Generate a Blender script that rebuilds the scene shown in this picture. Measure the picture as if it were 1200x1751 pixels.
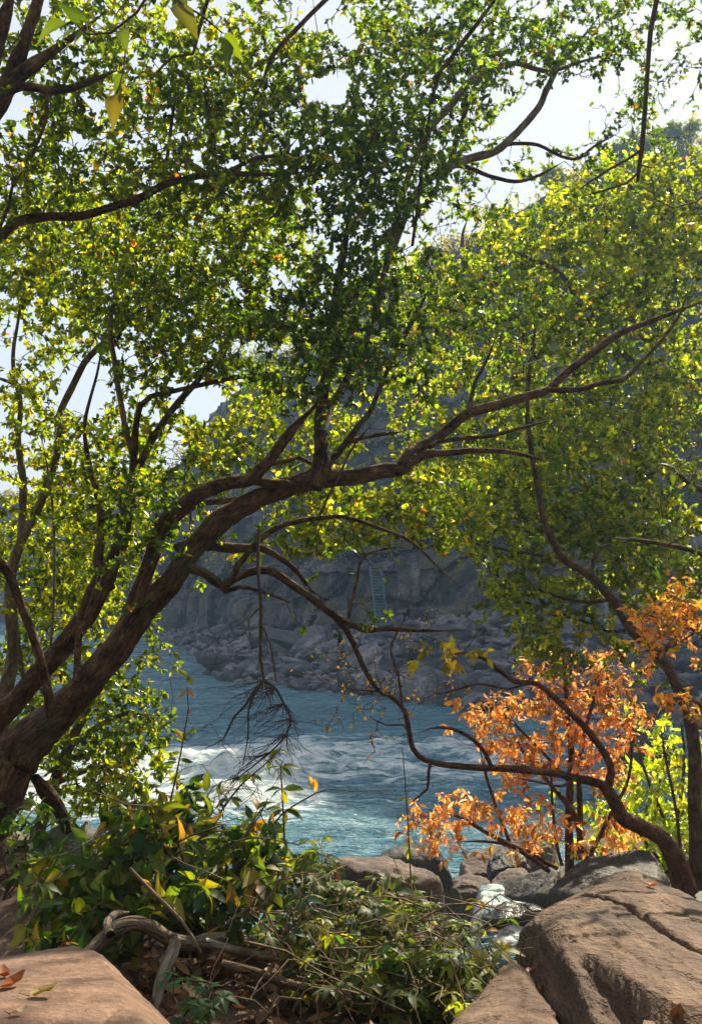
import bpy, bmesh, math, random
import numpy as np
from mathutils import Vector, Matrix
R = math.radians
rng = np.random.default_rng(11)
random.seed(11)
for o in list(bpy.data.objects):
    bpy.data.objects.remove(o)
scene = bpy.context.scene
col = scene.collection

# ------------------------------------------------------------------ camera
FPX, CX, CY, PITCH, CAMZ = 1648.0, 600.0, 875.5, R(3.3), 1.6
cam = bpy.data.cameras.new('camera')
cam.sensor_fit = 'HORIZONTAL'; cam.sensor_width = 36.0; cam.lens = 36.0 * FPX / 1200.0
cam.clip_start = 0.05; cam.clip_end = 2000
camo = bpy.data.objects.new('camera', cam); col.objects.link(camo)
camo.location = (0, 0, CAMZ); camo.rotation_euler = (R(90) + PITCH, 0, 0)
scene.camera = camo
# ------------------------------------------------------------------ sky, sun, exposure
SUN_EL, SUN_AZ = R(40), R(27)          # azimuth measured from straight ahead towards the right
world = bpy.data.worlds.new('World'); scene.world = world; world.use_nodes = True
wn = world.node_tree
bg = wn.nodes['Background']; bg.inputs['Strength'].default_value = 0.09
sky = wn.nodes.new('ShaderNodeTexSky'); sky.sky_type = 'NISHITA'; sky.sun_disc = False
sky.sun_elevation = SUN_EL; sky.sun_rotation = SUN_AZ
sky.air_density = 1.0; sky.dust_density = 1.5; sky.ozone_density = 1.0
veil = wn.nodes.new('ShaderNodeMix'); veil.data_type = 'RGBA'; veil.inputs[0].default_value = 0.9     # thin high haze whitening the sky
veil.inputs[7].default_value = (4.3, 4.35, 4.65, 1); wn.links.new(sky.outputs[0], veil.inputs[6]); wn.links.new(veil.outputs[2], bg.inputs[0])
sun = bpy.data.lights.new('sun', 'SUN'); sun.energy = 5.0; sun.angle = R(0.6); sun.color = (1.0, 0.88, 0.66)
suno = bpy.data.objects.new('sun', sun); col.objects.link(suno)
SUN = np.array([math.sin(SUN_AZ) * math.cos(SUN_EL), math.cos(SUN_AZ) * math.cos(SUN_EL), math.sin(SUN_EL)])
suno.rotation_euler = Vector(-SUN).to_track_quat('-Z', 'Y').to_euler()
suno.location = (20, 40, 60)
scene.view_settings.view_transform = 'Standard'; scene.view_settings.look = 'None'
scene.view_settings.gamma = 1.0; scene.view_settings.exposure = 1.1
scene.render.engine = 'CYCLES'
cy = scene.cycles
cy.max_bounces = 6; cy.diffuse_bounces = 4; cy.glossy_bounces = 2; cy.transmission_bounces = 4
cy.transparent_max_bounces = 4; cy.volume_bounces = 0; cy.caustics_reflective = False; cy.caustics_refractive = False
cy.use_denoising = True; cy.use_adaptive_sampling = True; cy.adaptive_threshold = 0.02; cy.sample_clamp_indirect = 6.0

# ------------------------------------------------------------------ pixel -> place helpers
_cp, _sp = math.cos(PITCH), math.sin(PITCH)
def P(px, py, d):
    """the point at distance d (metres ahead) seen at photograph pixel px, py"""
    a, b = (px - CX) / FPX, (CY - py) / FPX
    y, z = _cp - b * _sp, _sp + b * _cp
    return np.array([a / y * d, d, CAMZ + z / y * d])
def project(p):
    p = np.atleast_2d(p); y, z = p[:, 1], p[:, 2] - CAMZ
    f = np.maximum(y * _cp + z * _sp, 0.05); u = -y * _sp + z * _cp
    return CX + FPX * p[:, 0] / f, CY - FPX * u / f

# ------------------------------------------------------------------ noise
def _h(ix, iy, iz, s):
    n = (ix * 374761393 + iy * 668265263 + iz * 2147483647 + s * 974711) & 0xffffffff
    n = ((n ^ (n >> 13)) * 1274126177) & 0xffffffff
    return ((n ^ (n >> 16)) & 0xffff) / 65535.0
def vnoise(p, s=0):
    i = np.floor(p).astype(np.int64); f = p - i; f = f * f * (3 - 2 * f)
    r = 0
    for dx in (0, 1):
        wx = f[:, 0] if dx else 1 - f[:, 0]
        for dy in (0, 1):
            wy = f[:, 1] if dy else 1 - f[:, 1]
            for dz in (0, 1):
                wz = f[:, 2] if dz else 1 - f[:, 2]
                r = r + wx * wy * wz * _h(i[:, 0] + dx, i[:, 1] + dy, i[:, 2] + dz, s)
    return r * 2 - 1
def fbm(p, oct=4, s=0, gain=0.5, lac=2.03):
    a, t, r = 1.0, 0.0, 0
    for k in range(oct):
        r = r + a * vnoise(p + 17.3 * k, s + k); t += a; a *= gain; p = p * lac
    return r / t
def sstep(a, b, x):
    t = np.clip((x - a) / (b - a), 0, 1); return t * t * (3 - 2 * t)

# ------------------------------------------------------------------ materials
def new_mat(name):
    m = bpy.data.materials.new(name); m.use_nodes = True; nt = m.node_tree
    for n in list(nt.nodes): nt.nodes.remove(n)
    out = nt.nodes.new('ShaderNodeOutputMaterial')
    return m, nt, out
def N(nt, t, **kw):
    n = nt.nodes.new(t)
    for k, v in kw.items():
        if k[0] == '_': setattr(n, k[1:], v)
        else: n.inputs[k.replace('__', ' ')].default_value = v
    return n
def ramp(nt, fac, stops):
    r = nt.nodes.new('ShaderNodeValToRGB'); e = r.color_ramp.elements
    while len(e) < len(stops): e.new(0.5)
    for q, (p, c) in zip(e, stops):
        q.position = p; q.color = (*c, 1)
    nt.links.new(fac, r.inputs[0]); return r.outputs[0]
def tex(nt, scale, detail=6, rough=0.6, coord='Object', stretch=None, kind='ShaderNodeTexNoise'):
    tc = nt.nodes.new('ShaderNodeTexCoord'); src = tc.outputs[coord]
    if stretch:
        mp = nt.nodes.new('ShaderNodeMapping'); mp.inputs['Scale'].default_value = stretch
        nt.links.new(src, mp.inputs[0]); src = mp.outputs[0]
    n = nt.nodes.new(kind); n.inputs['Scale'].default_value = scale
    if 'Detail' in n.inputs: n.inputs['Detail'].default_value = detail
    if 'Roughness' in n.inputs: n.inputs['Roughness'].default_value = rough
    nt.links.new(src, n.inputs['Vector']); return n
def mixc(nt, fac, a, b, mode='MIX'):
    m = nt.nodes.new('ShaderNodeMix'); m.data_type = 'RGBA'; m.blend_type = mode
    L = nt.links
    for i, v in ((0, fac), (6, a), (7, b)):
        if isinstance(v, bpy.types.NodeSocket): L.new(v, m.inputs[i])
        else: m.inputs[i].default_value = v if i == 0 else (*v, 1)
    return m.outputs[2]
def bump(nt, h, strength, dist, prev=None):
    b = nt.nodes.new('ShaderNodeBump'); b.inputs['Strength'].default_value = strength; b.inputs['Distance'].default_value = dist
    nt.links.new(h, b.inputs['Height'])
    if prev is not None: nt.links.new(prev, b.inputs['Normal'])
    return b.outputs[0]

def leaf_mat(name, trans=0.67, tint=(4.5, 3.9, 0.36), rough=0.42, spec=0.4):
    m, nt, out = new_mat(name); L = nt.links
    at = N(nt, 'ShaderNodeAttribute', _attribute_name='Col')
    p = N(nt, 'ShaderNodeBsdfPrincipled', Roughness=rough); p.inputs['Specular IOR Level'].default_value = spec
    L.new(at.outputs['Color'], p.inputs['Base Color'])
    t = N(nt, 'ShaderNodeBsdfTranslucent')
    L.new(mixc(nt, 1.0, at.outputs['Color'], tint, 'MULTIPLY'), t.inputs['Color'])
    mx = N(nt, 'ShaderNodeMixShader', Fac=trans)
    L.new(p.outputs[0], mx.inputs[1]); L.new(t.outputs[0], mx.inputs[2]); L.new(mx.outputs[0], out.inputs[0])
    return m
def bark_mat(name, dark, mid, light, scale=9.0, lichen=None, bdist=0.03):
    """furrowed bark laid along each limb (attribute 'bark' = round the limb, along it)"""
    m, nt, out = new_mat(name); L = nt.links
    at = N(nt, 'ShaderNodeAttribute', _attribute_name='bark')
    def lay(sc, st, det, kind='ShaderNodeTexNoise', rough=0.65):
        mp = N(nt, 'ShaderNodeMapping'); mp.inputs['Scale'].default_value = (1, 1, st); L.new(at.outputs['Vector'], mp.inputs[0])
        n = N(nt, kind); n.inputs['Scale'].default_value = sc; n.inputs['Detail'].default_value = det; L.new(mp.outputs[0], n.inputs['Vector'])
        if 'Roughness' in n.inputs: n.inputs['Roughness'].default_value = rough
        return n
    n1 = lay(scale, 0.6, 4); n2 = lay(scale * 4.5, 0.22, 4, rough=0.75); n3 = tex(nt, 2.6, 3, 0.6)
    v = lay(scale * 2.6, 0.28, 0, 'ShaderNodeTexVoronoi'); v.feature = 'DISTANCE_TO_EDGE'
    c = ramp(nt, n1.outputs[0], [(0.32, dark), (0.5, mid), (0.7, light)])
    c = mixc(nt, 0.7, c, ramp(nt, n2.outputs[0], [(0.3, (0.3, 0.28, 0.26)), (0.68, (1.4, 1.35, 1.3))]), 'MULTIPLY')
    if lichen:
        l = ramp(nt, n3.outputs[0], [(0.55, (0, 0, 0)), (0.64, (0.7, 0.7, 0.7))])
        c = mixc(nt, l, c, mixc(nt, n2.outputs[0], tuple(x * 0.4 for x in lichen), tuple(x * 1.5 for x in lichen)))
    p = N(nt, 'ShaderNodeBsdfPrincipled', Roughness=0.88); p.inputs['Specular IOR Level'].default_value = 0.2
    L.new(c, p.inputs['Base Color'])
    b = bump(nt, n2.outputs[0], 0.9, bdist)
    cr = N(nt, 'ShaderNodeMath', _operation='MINIMUM'); cr.inputs[1].default_value = 0.16; L.new(v.outputs['Distance'], cr.inputs[0])
    b = bump(nt, cr.outputs[0], 0.8, bdist * 2.5, b)
    L.new(b, p.inputs['Normal']); L.new(p.outputs[0], out.inputs[0]); return m
def rock_mat(name, a, b_, c_, scale=3.0, grain=40, bd=0.03, rough=0.85, stretch=None, patch=None, fine=True, vary=False):
    m, nt, out = new_mat(name); L = nt.links
    n1 = tex(nt, scale, 5, 0.62, stretch=stretch); n2 = tex(nt, grain, 3, 0.75); n3 = tex(nt, scale * 0.5, 2, 0.55)
    c = ramp(nt, n1.outputs[0], [(0.28, a), (0.5, b_), (0.72, c_)])
    c = mixc(nt, 0.75, c, ramp(nt, n2.outputs[0], [(0.25, (0.4, 0.38, 0.37)), (0.5, (0.95, 0.95, 0.95)), (0.75, (1.5, 1.45, 1.4))]), 'MULTIPLY')
    if patch:
        pf = ramp(nt, n3.outputs[0], [(0.5, (0, 0, 0)), (0.64, (0.75, 0.75, 0.75))])
        c = mixc(nt, pf, c, patch)
    if vary:
        oi = N(nt, 'ShaderNodeObjectInfo'); c = mixc(nt, 1.0, c, ramp(nt, oi.outputs['Random'], [(0, (0.45, 0.45, 0.48)), (0.5, (1, 1, 1)), (1, (1.9, 1.85, 1.8))]), 'MULTIPLY')
    p = N(nt, 'ShaderNodeBsdfPrincipled', Roughness=rough); p.inputs['Specular IOR Level'].default_value = 0.3
    L.new(c, p.inputs['Base Color'])
    b = bump(nt, n1.outputs[0], 0.7, bd * 2.0); b = bump(nt, n2.outputs[0], 0.7, bd * 0.5, b)
    if fine:
        v = tex(nt, scale * 2.5, kind='ShaderNodeTexVoronoi', stretch=(1, 1.6, 2.2)); v.feature = 'DISTANCE_TO_EDGE'
        cr = N(nt, 'ShaderNodeMath', _operation='MINIMUM'); cr.inputs[1].default_value = 0.05; L.new(v.outputs['Distance'], cr.inputs[0])
        b = bump(nt, cr.outputs[0], 0.35, bd * 1.5, b)
    L.new(b, p.inputs['Normal']); L.new(p.outputs[0], out.inputs[0]); return m
def plain_mat(name, c, rough=0.7, metal=0.0, var=0.4, scale=12):
    m, nt, out = new_mat(name); n = tex(nt, scale, 5)
    cc = ramp(nt, n.outputs[0], [(0.3, tuple(x * (1 - var) for x in c)), (0.7, tuple(min(1, x * (1 + var)) for x in c))])
    p = N(nt, 'ShaderNodeBsdfPrincipled', Roughness=rough, Metallic=metal)
    nt.links.new(cc, p.inputs['Base Color']); nt.links.new(p.outputs[0], out.inputs[0]); return m

M = {}
M['bark'] = bark_mat('bark_brown', (0.03, 0.016, 0.01), (0.165, 0.092, 0.05), (0.38, 0.24, 0.145), 13, (0.17, 0.14, 0.09), 0.05)
M['bark_pale'] = bark_mat('bark_pale', (0.10, 0.075, 0.05), (0.22, 0.17, 0.12), (0.42, 0.36, 0.29), 10, (0.32, 0.31, 0.25))
M['bark_mid'] = bark_mat('bark_mid', (0.05, 0.032, 0.02), (0.15, 0.10, 0.06), (0.28, 0.20, 0.14), 12)
M['bark_red'] = bark_mat('bark_red', (0.07, 0.03, 0.018), (0.19, 0.09, 0.05), (0.32, 0.18, 0.11), 14)
M['twig'] = plain_mat('twig_brown', (0.075, 0.045, 0.028), 0.8)
M['twig_dry'] = plain_mat('twig_dry', (0.15, 0.095, 0.052), 0.8)
M['leaf'] = leaf_mat('leaf_backlit', rough=0.3, spec=0.65)
M['leaf_big'] = leaf_mat('leaf_broad', 0.5, (2.6, 2.4, 0.4), 0.5, 0.3)
M['leaf_orange'] = leaf_mat('leaf_orange', 0.6, (1.35, 1.25, 0.85), 0.45, 0.35)
M['leaf_dead'] = leaf_mat('leaf_dead', 0.2, (1.2, 0.9, 0.6), 0.6, 0.3)
M['rock_red'] = rock_mat('rock_red_sandstone', (0.032, 0.022, 0.017), (0.11, 0.068, 0.045), (0.24, 0.155, 0.10), 3.6, 30, 0.06, stretch=(1, 0.4, 2.4), fine=False, patch=(0.075, 0.055, 0.042))
M['rock_smooth'] = rock_mat('rock_smooth_sandstone', (0.10, 0.06, 0.042), (0.20, 0.118, 0.078), (0.28, 0.178, 0.122), 3.2, 42, 0.02, fine=False, stretch=(1.0, 2.2, 1.0), patch=(0.13, 0.09, 0.066))
M['rock_brown'] = rock_mat('rock_brown', (0.04, 0.026, 0.02), (0.12, 0.072, 0.048), (0.22, 0.145, 0.10), 4.5, 40, 0.03)
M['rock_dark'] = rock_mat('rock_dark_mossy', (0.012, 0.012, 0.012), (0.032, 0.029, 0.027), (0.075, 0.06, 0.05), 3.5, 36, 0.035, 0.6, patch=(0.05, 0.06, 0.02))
M['rock_wet'] = rock_mat('rock_wet', (0.018, 0.017, 0.018), (0.04, 0.036, 0.034), (0.07, 0.06, 0.055), 4, 30, 0.015, 0.25)
M['rock_mauve'] = rock_mat('rock_mauve', (0.045, 0.032, 0.027), (0.115, 0.08, 0.066), (0.22, 0.165, 0.135), 3, 30, 0.04)
M['rock_grey'] = rock_mat('rock_grey_basalt', (0.03, 0.031, 0.037), (0.075, 0.076, 0.088), (0.19, 0.185, 0.195), 1.1, 9, 0.05, fine=False, vary=True)
M['cliff'] = rock_mat('cliff_basalt', (0.013, 0.014, 0.018), (0.05, 0.05, 0.06), (0.24, 0.225, 0.225), 0.9, 3.6, 0.7, stretch=(1.0, 1.0, 0.55), patch=(0.085, 0.075, 0.03))
M['soil'] = rock_mat('soil_litter', (0.05, 0.03, 0.02), (0.11, 0.07, 0.045), (0.20, 0.135, 0.085), 5, 60, 0.03)
M['hill'] = rock_mat('hillside_scrub', (0.02, 0.028, 0.01), (0.05, 0.06, 0.02), (0.10, 0.09, 0.045), 0.6, 5, 0.3, fine=False)
M['bed'] = rock_mat('riverbed_silt', (0.05, 0.05, 0.045), (0.08, 0.075, 0.065), (0.12, 0.11, 0.1), 0.5, 4, 0.1)
M['teal'] = plain_mat('teal_paint', (0.025, 0.12, 0.16), 0.5, 0.0, 0.3, 3)

# ------------------------------------------------------------------ mesh helpers
def make_mesh(name, V, quads=None, tris=None, colors=None, mat=None, smooth=True):
    V = np.asarray(V, dtype=np.float32); me = bpy.data.meshes.new(name)
    q = np.zeros((0, 4), np.int32) if quads is None else np.asarray(quads, np.int32).reshape(-1, 4)
    t = np.zeros((0, 3), np.int32) if tris is None else np.asarray(tris, np.int32).reshape(-1, 3)
    me.vertices.add(len(V)); me.vertices.foreach_set('co', V.ravel())
    nl = q.size + t.size; me.loops.add(nl)
    me.loops.foreach_set('vertex_index', np.concatenate([q.ravel(), t.ravel()]).astype(np.int32))
    n = len(q) + len(t); me.polygons.add(n)
    st = np.concatenate([np.arange(len(q)) * 4, q.size + np.arange(len(t)) * 3]).astype(np.int32)
    me.polygons.foreach_set('loop_start', st)
    me.polygons.foreach_set('use_smooth', np.full(n, smooth))
    if colors is not None:
        a = me.color_attributes.new('Col', 'FLOAT_COLOR', 'POINT')
        c = np.ones((len(V), 4), np.float32); c[:, :3] = colors; a.data.foreach_set('color', c.ravel())
    if mat: me.materials.append(mat)
    me.update(); me.validate(); return me
def obj(name, me, parent=None, kind=None, label=None):
    o = bpy.data.objects.new(name, me); col.objects.link(o)
    if parent is not None:
        o.parent = parent; o.location = -parent.location
    if kind: o['kind'] = kind
    if label: o['label'] = label
    return o
def thing(name, label, cat, base=(0, 0, 0), group=None):
    o = bpy.data.objects.new(name, None); col.objects.link(o); o.empty_display_size = 0.1
    o.location = Vector([float(v) for v in base]); return tag(o, label, cat, group)
def tag(o, label, cat, group=None):
    o['label'] = label; o['category'] = cat
    if group: o['group'] = group
    return o

def resample(pts, rad, step):
    pts = np.asarray(pts, float); rad = np.asarray(rad, float)
    if len(pts) == 2: pts = np.array([pts[0], (pts[0] + pts[1]) / 2, pts[1]]); rad = np.array([rad[0], rad.mean(), rad[1]])
    ext = np.vstack([2 * pts[0] - pts[1], pts, 2 * pts[-1] - pts[-2]])
    op, orr = [], []
    for i in range(len(pts) - 1):
        p0, p1, p2, p3 = ext[i:i + 4]; n = max(1, int(np.linalg.norm(p2 - p1) / step))
        t = (np.arange(n) / n)[:, None]
        op.append(0.5 * ((2 * p1) + (p2 - p0) * t + (2 * p0 - 5 * p1 + 4 * p2 - p3) * t ** 2 + (3 * p1 - p0 - 3 * p2 + p3) * t ** 3))
        orr.append(rad[i] + (rad[i + 1] - rad[i]) * t[:, 0])
    op.append(pts[-1:]); orr.append(rad[-1:])
    return np.vstack(op), np.concatenate(orr)
def tube(pts, rad, sides=8, lump=0.0, seed=0, cap=True):
    n = len(pts); T = np.gradient(pts, axis=0); T /= np.linalg.norm(T, axis=1)[:, None] + 1e-9
    u = np.cross(T[0], [0.3, 0.2, 0.9]); u /= np.linalg.norm(u) + 1e-9
    V = []; ang = np.arange(sides) / sides * 2 * math.pi
    for i in range(n):
        u = u - T[i] * u.dot(T[i]); u /= np.linalg.norm(u) + 1e-9
        v = np.cross(T[i], u)
        V.append(pts[i] + rad[i] * (np.cos(ang)[:, None] * u + np.sin(ang)[:, None] * v))
    V = np.vstack(V)
    if lump:
        c = np.repeat(pts, sides, 0); r = np.repeat(rad, sides)[:, None]; d = V - c
        f = 1 + lump * fbm(V / (r * 2.2 + 0.03), 3, seed)[:, None] + lump * 0.7 * fbm(V * [9, 9, 4], 3, seed + 5)[:, None]
        V = c + d * f
    i = np.arange(n - 1)[:, None] * sides; j = np.arange(sides)[None]; k = (j + 1) % sides
    Q = np.stack([i + j, i + k, i + sides + k, i + sides + j], -1).reshape(-1, 4)
    tr = None
    if cap:
        V = np.vstack([V, pts[-1:] + T[-1:] * rad[-1] * 0.6])
        b = (n - 1) * sides; jj = np.arange(sides)
        tr = np.stack([b + jj, b + (jj + 1) % sides, np.full(sides, len(V) - 1)], -1)
    return V, Q, tr
def merge(parts):
    V, Qs, Ts, o = [], [], [], 0
    for v, q, t in parts:
        V.append(v); Qs.append(q + o)
        if t is not None: Ts.append(t + o)
        o += len(v)
    return np.vstack(V), np.vstack(Qs), (np.vstack(Ts) if Ts else None)
def frames(ax, nrm):
    ax = ax / (np.linalg.norm(ax, axis=1)[:, None] + 1e-9)
    s = np.cross(nrm, ax); s /= np.linalg.norm(s, axis=1)[:, None] + 1e-9
    return ax, s, np.cross(ax, s)

# leaf outlines: (along, across, up) unit length; faces as quads
def leaf_shape(kind):
    if kind == 'small':
        V = [(0, 0, 0), (0.24, 0.22, 0.05), (0.70, 0.23, 0.03), (0.97, 0, -0.07), (0.70, -0.23, 0.03), (0.24, -0.22, 0.05)]
        return np.array(V), np.array([(0, 1, 2, 3), (0, 3, 4, 5)])
    if kind == 'broad':                       # ovate, drooping midrib
        w = [0.0, 0.20, 0.245, 0.15, 0.0]; x = [0, 0.2, 0.45, 0.75, 1.08]; z = [0, 0.06, 0.06, -0.02, -0.18]
    elif kind == 'slim':
        w = [0.0, 0.15, 0.2, 0.14, 0.0]; x = [0, 0.25, 0.52, 0.8, 1.06]; z = [0, 0.04, 0.03, -0.05, -0.18]
    else:                                     # curled dead leaf
        w = [0.0, 0.2, 0.25, 0.17, 0.0]; x = [0, 0.22, 0.5, 0.78, 0.98]; z = [0.06, 0.0, 0.03, 0.12, 0.34]
    up = 0.9 if kind == 'curl' else 0.3
    V = [(x[0], 0, z[0])]
    for i in (1, 2, 3): V += [(x[i], w[i], z[i] + up * w[i]), (x[i], 0, z[i]), (x[i], -w[i], z[i] + up * w[i] * 0.8)]
    V += [(x[4], 0, z[4])]
    Q = []
    for i in (0, 1):
        a, b = 1 + 3 * i, 4 + 3 * i
        Q += [(a, a + 1, b + 1, b), (a + 1, a + 2, b + 2, b + 1)]
    return np.array(V), (np.array(Q), np.array([(0, 2, 1), (0, 3, 2), (7, 8, 10), (8, 9, 10)]))
def leaf_geo(kind):
    V, F = leaf_shape(kind)
    return (V, F, None) if not isinstance(F, tuple) else (V, F[0], F[1])
def rib(kind): return np.ones(6) if kind == 'small' else np.array([1.3, .95, 1.3, .95, .9, 1.3, .9, .95, 1.25, .95, 1.1])
def leaves_mesh(name, pos, ax, nrm, size, colr, kind, mat):
    V0, Q0, T0 = leaf_geo(kind); A, S, U = frames(ax, nrm); n, k = len(pos), len(V0); wd = rng.uniform(0.7, 1.35, (n, 1))
    V = pos[:, None] + size[:, None, None] * (V0[None, :, 0:1] * A[:, None] + V0[None, :, 1:2] * (S * wd)[:, None] + V0[None, :, 2:3] * U[:, None])
    off = (np.arange(n) * k)[:, None, None]
    Q = (Q0[None] + off).reshape(-1, 4); T = None if T0 is None else (T0[None] + off).reshape(-1, 3)
    C = np.repeat(colr, k, 0) * np.tile(rib(kind), n)[:, None]
    return make_mesh(name, V.reshape(-1, 3), Q, T, C, mat, smooth=(kind != 'small'))
def leaf_objects(parent, pos, ax, nrm, size, colr, kind, mat, nvar=14):
    V0, Q0, T0 = leaf_geo(kind); A, S, U = frames(ax, nrm)
    order = np.argsort(colr @ np.array([1.0, -0.6, 0.2])); var = np.empty(len(pos), int); var[order] = np.arange(len(pos)) * nvar // max(1, len(pos))
    meshes = []
    for v in range(nvar):
        c = colr[var == v]
        meshes.append(make_mesh('leaf', V0, Q0, T0, np.repeat(c.mean(0)[None] if len(c) else colr[:1], len(V0), 0) * rib(kind)[:, None], mat, kind != 'small'))
    b = np.array(parent.location)
    for i in range(len(pos)):
        o = bpy.data.objects.new('leaf', meshes[var[i]]); o.parent = parent
        m = Matrix.Identity(4); s = float(size[i])
        for r in range(3):
            m[r][0], m[r][1], m[r][2], m[r][3] = A[i, r] * s, S[i, r] * s, U[i, r] * s, pos[i, r] - b[r]
        o.matrix_local = m; col.objects.link(o)

# sunlit spots kept free of shading leaves: (x, y, z, rx, ry, share removed)
CLEAR = [(1.15, 3.6, 0.25, 0.75, 1.0, 0.93), (-0.95, 2.9, 0.36, 0.55, 0.42, 0.8), (0.72, 3.2, 0.2, 0.4, 0.5, 0.7), (1.0, 10.9, -1.6, 0.9, 0.8, 0.7),
         (2.6, 9.6, 0.6, 1.5, 1.2, 0.75), (0.35, 4.4, 0.1, 0.55, 0.5, 0.6), (-0.9, 4.5, 0.6, 0.9, 0.6, 0.6), (0.1, 4.2, 0.2, 0.8, 0.6, 0.55), (-1.6, 5.5, 0.6, 0.6, 0.6, 0.4), (2.0, 9.4, -0.2, 1.5, 1.0, 0.85), (3.0, 7.4, 1.0, 0.8, 0.6, 0.85), (3.2, 9.5, 0.2, 1.0, 0.8, 0.6)]
# gaps in the crowns where the sky, the cliff or the river shows: px, py, rx, ry, share removed
GAPS = [(145, 660, 40, 56, 0.93), (352, 690, 42, 28, 0.95), (300, 770, 20, 34, 0.9), (565, 150, 36, 28, 0.95), (950, 215, 48, 30, 0.95),
        (875, 210, 30, 24, 0.9), (775, 400, 34, 28, 0.9), (690, 405, 18, 20, 0.7), (1150, 120, 45, 90, 0.5), (1170, 215, 40, 40, 0.7), (1085, 215, 26, 26, 0.6),
        (520, 20, 40, 22, 0.8), (590, 50, 24, 24, 0.7), (120, 55, 26, 16, 0.8), (135, 240, 40, 14, 0.6), (250, 235, 30, 20, 0.7), (490, 480, 36, 24, 0.6),
        (880, 330, 60, 24, 0.8), (870, 130, 26, 16, 0.6), (730, 30, 40, 18, 0.6), (1010, 200, 40, 20, 0.7), (30, 590, 40, 30, 0.6), (400, 590, 50, 18, 0.5), (460, 600, 50, 18, 0.6),
        (640, 800, 40, 40, 0.9), (640, 730, 30, 40, 0.7), (785, 690, 26, 18, 0.6), (820, 640, 18, 14, 0.5), (20, 185, 26, 18, 0.6), (1000, 40, 30, 24, 0.5),
        (660, 990, 130, 55, 0.85), (340, 1060, 70, 60, 0.9), (500, 1010, 120, 60, 0.8), (780, 975, 60, 30, 0.6), (960, 960, 50, 25, 0.4), (985, 1090, 30, 30, 0.5)]
def kept(p):
    k = np.ones(len(p), bool); px, py = project(p); u = rng.random(len(p))
    for gx, gy, rx, ry, s in GAPS:
        k &= ~((((px - gx) / rx) ** 2 + ((py - gy) / ry) ** 2 < 1) & (u < s))
    u = rng.random(len(p))
    for x, y, z, rx, ry, s in CLEAR:
        t = (p[:, 2] - z) / SUN[2]; q = p - t[:, None] * SUN
        k &= ~((t > (2.6 if y > 8 else 0.6)) & (((q[:, 0] - x) / rx) ** 2 + ((q[:, 1] - y) / ry) ** 2 < 1) & (u < s))
    return k

GREEN = [((0.055, 0.095, 0.012), 4), ((0.085, 0.125, 0.014), 4), ((0.13, 0.155, 0.016), 3), ((0.035, 0.07, 0.014), 3), ((0.20, 0.17, 0.02), 0.5), ((0.38, 0.13, 0.02), 0.2), ((0.14, 0.075, 0.03), 0.3)]
DARKGREEN = [((0.030, 0.062, 0.013), 4), ((0.045, 0.085, 0.013), 4), ((0.07, 0.115, 0.014), 2.5), ((0.022, 0.048, 0.013), 2), ((0.16, 0.15, 0.02), 0.4), ((0.3, 0.1, 0.02), 0.2), ((0.1, 0.06, 0.025), 0.4)]
YELLOWGREEN = [((0.10, 0.145, 0.012), 4), ((0.135, 0.17, 0.014), 4), ((0.17, 0.185, 0.018), 2.5), ((0.045, 0.085, 0.012), 4.5), ((0.26, 0.19, 0.02), 0.4), ((0.42, 0.15, 0.02), 0.2), ((0.30, 0.26, 0.14), 0.4)]
ORANGE = [((0.66, 0.31, 0.09), 4), ((0.70, 0.39, 0.15), 4), ((0.56, 0.22, 0.055), 1.5), ((0.74, 0.50, 0.27), 3), ((0.62, 0.42, 0.08), 1.5), ((0.3, 0.2, 0.05), .5), ((0.22, 0.10, 0.04), .5)]
AMBER = [((0.66, 0.32, 0.04), 4), ((0.62, 0.26, 0.04), 3), ((0.56, 0.38, 0.04), 3), ((0.22, 0.20, 0.02), 1.2)]
BRAMBLE = [((0.045, 0.09, 0.02), 3), ((0.085, 0.13, 0.02), 4), ((0.14, 0.17, 0.025), 4), ((0.23, 0.21, 0.03), 2.2), ((0.16, 0.19, 0.10), 1.4), ((0.34, 0.22, 0.03), 0.5), ((0.32, 0.11, 0.03), 0.35), ((0.03, 0.07, 0.03), 2)]
BUSH = [((0.038, 0.075, 0.015), 4), ((0.065, 0.11, 0.016), 4), ((0.12, 0.155, 0.018), 3.5), ((0.20, 0.19, 0.025), 1.8), ((0.16, 0.09, 0.04), 1.2), ((0.36, 0.18, 0.03), 0.4), ((0.022, 0.06, 0.025), 2)]
DEAD = [((0.22, 0.11, 0.05), 4), ((0.30, 0.17, 0.08), 3), ((0.14, 0.07, 0.035), 4), ((0.36, 0.24, 0.14), 2), ((0.36, 0.12, 0.03), 1), ((0.09, 0.045, 0.025), 3)]
def pick(pal, n, spray=None, own=0.45):
    w = np.array([p[1] for p in pal], float); c = np.array([p[0] for p in pal]); i = rng.choice(len(pal), n, p=w / w.sum())
    if spray is None: return c[i] * (0.5 + 1.0 * rng.random((n, 1)))
    k = int(spray.max()) + 1; main = w / w.sum() * (np.array([p[1] for p in pal]) > 1); main /= main.sum()
    j = rng.choice(len(pal), k, p=main)[spray]; i = np.where(rng.random(n) < own, i, j); g = (0.55 + 0.9 * rng.random(k))[spray]
    return c[i] * (g * (0.7 + 0.6 * rng.random(n)))[:, None]

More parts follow.
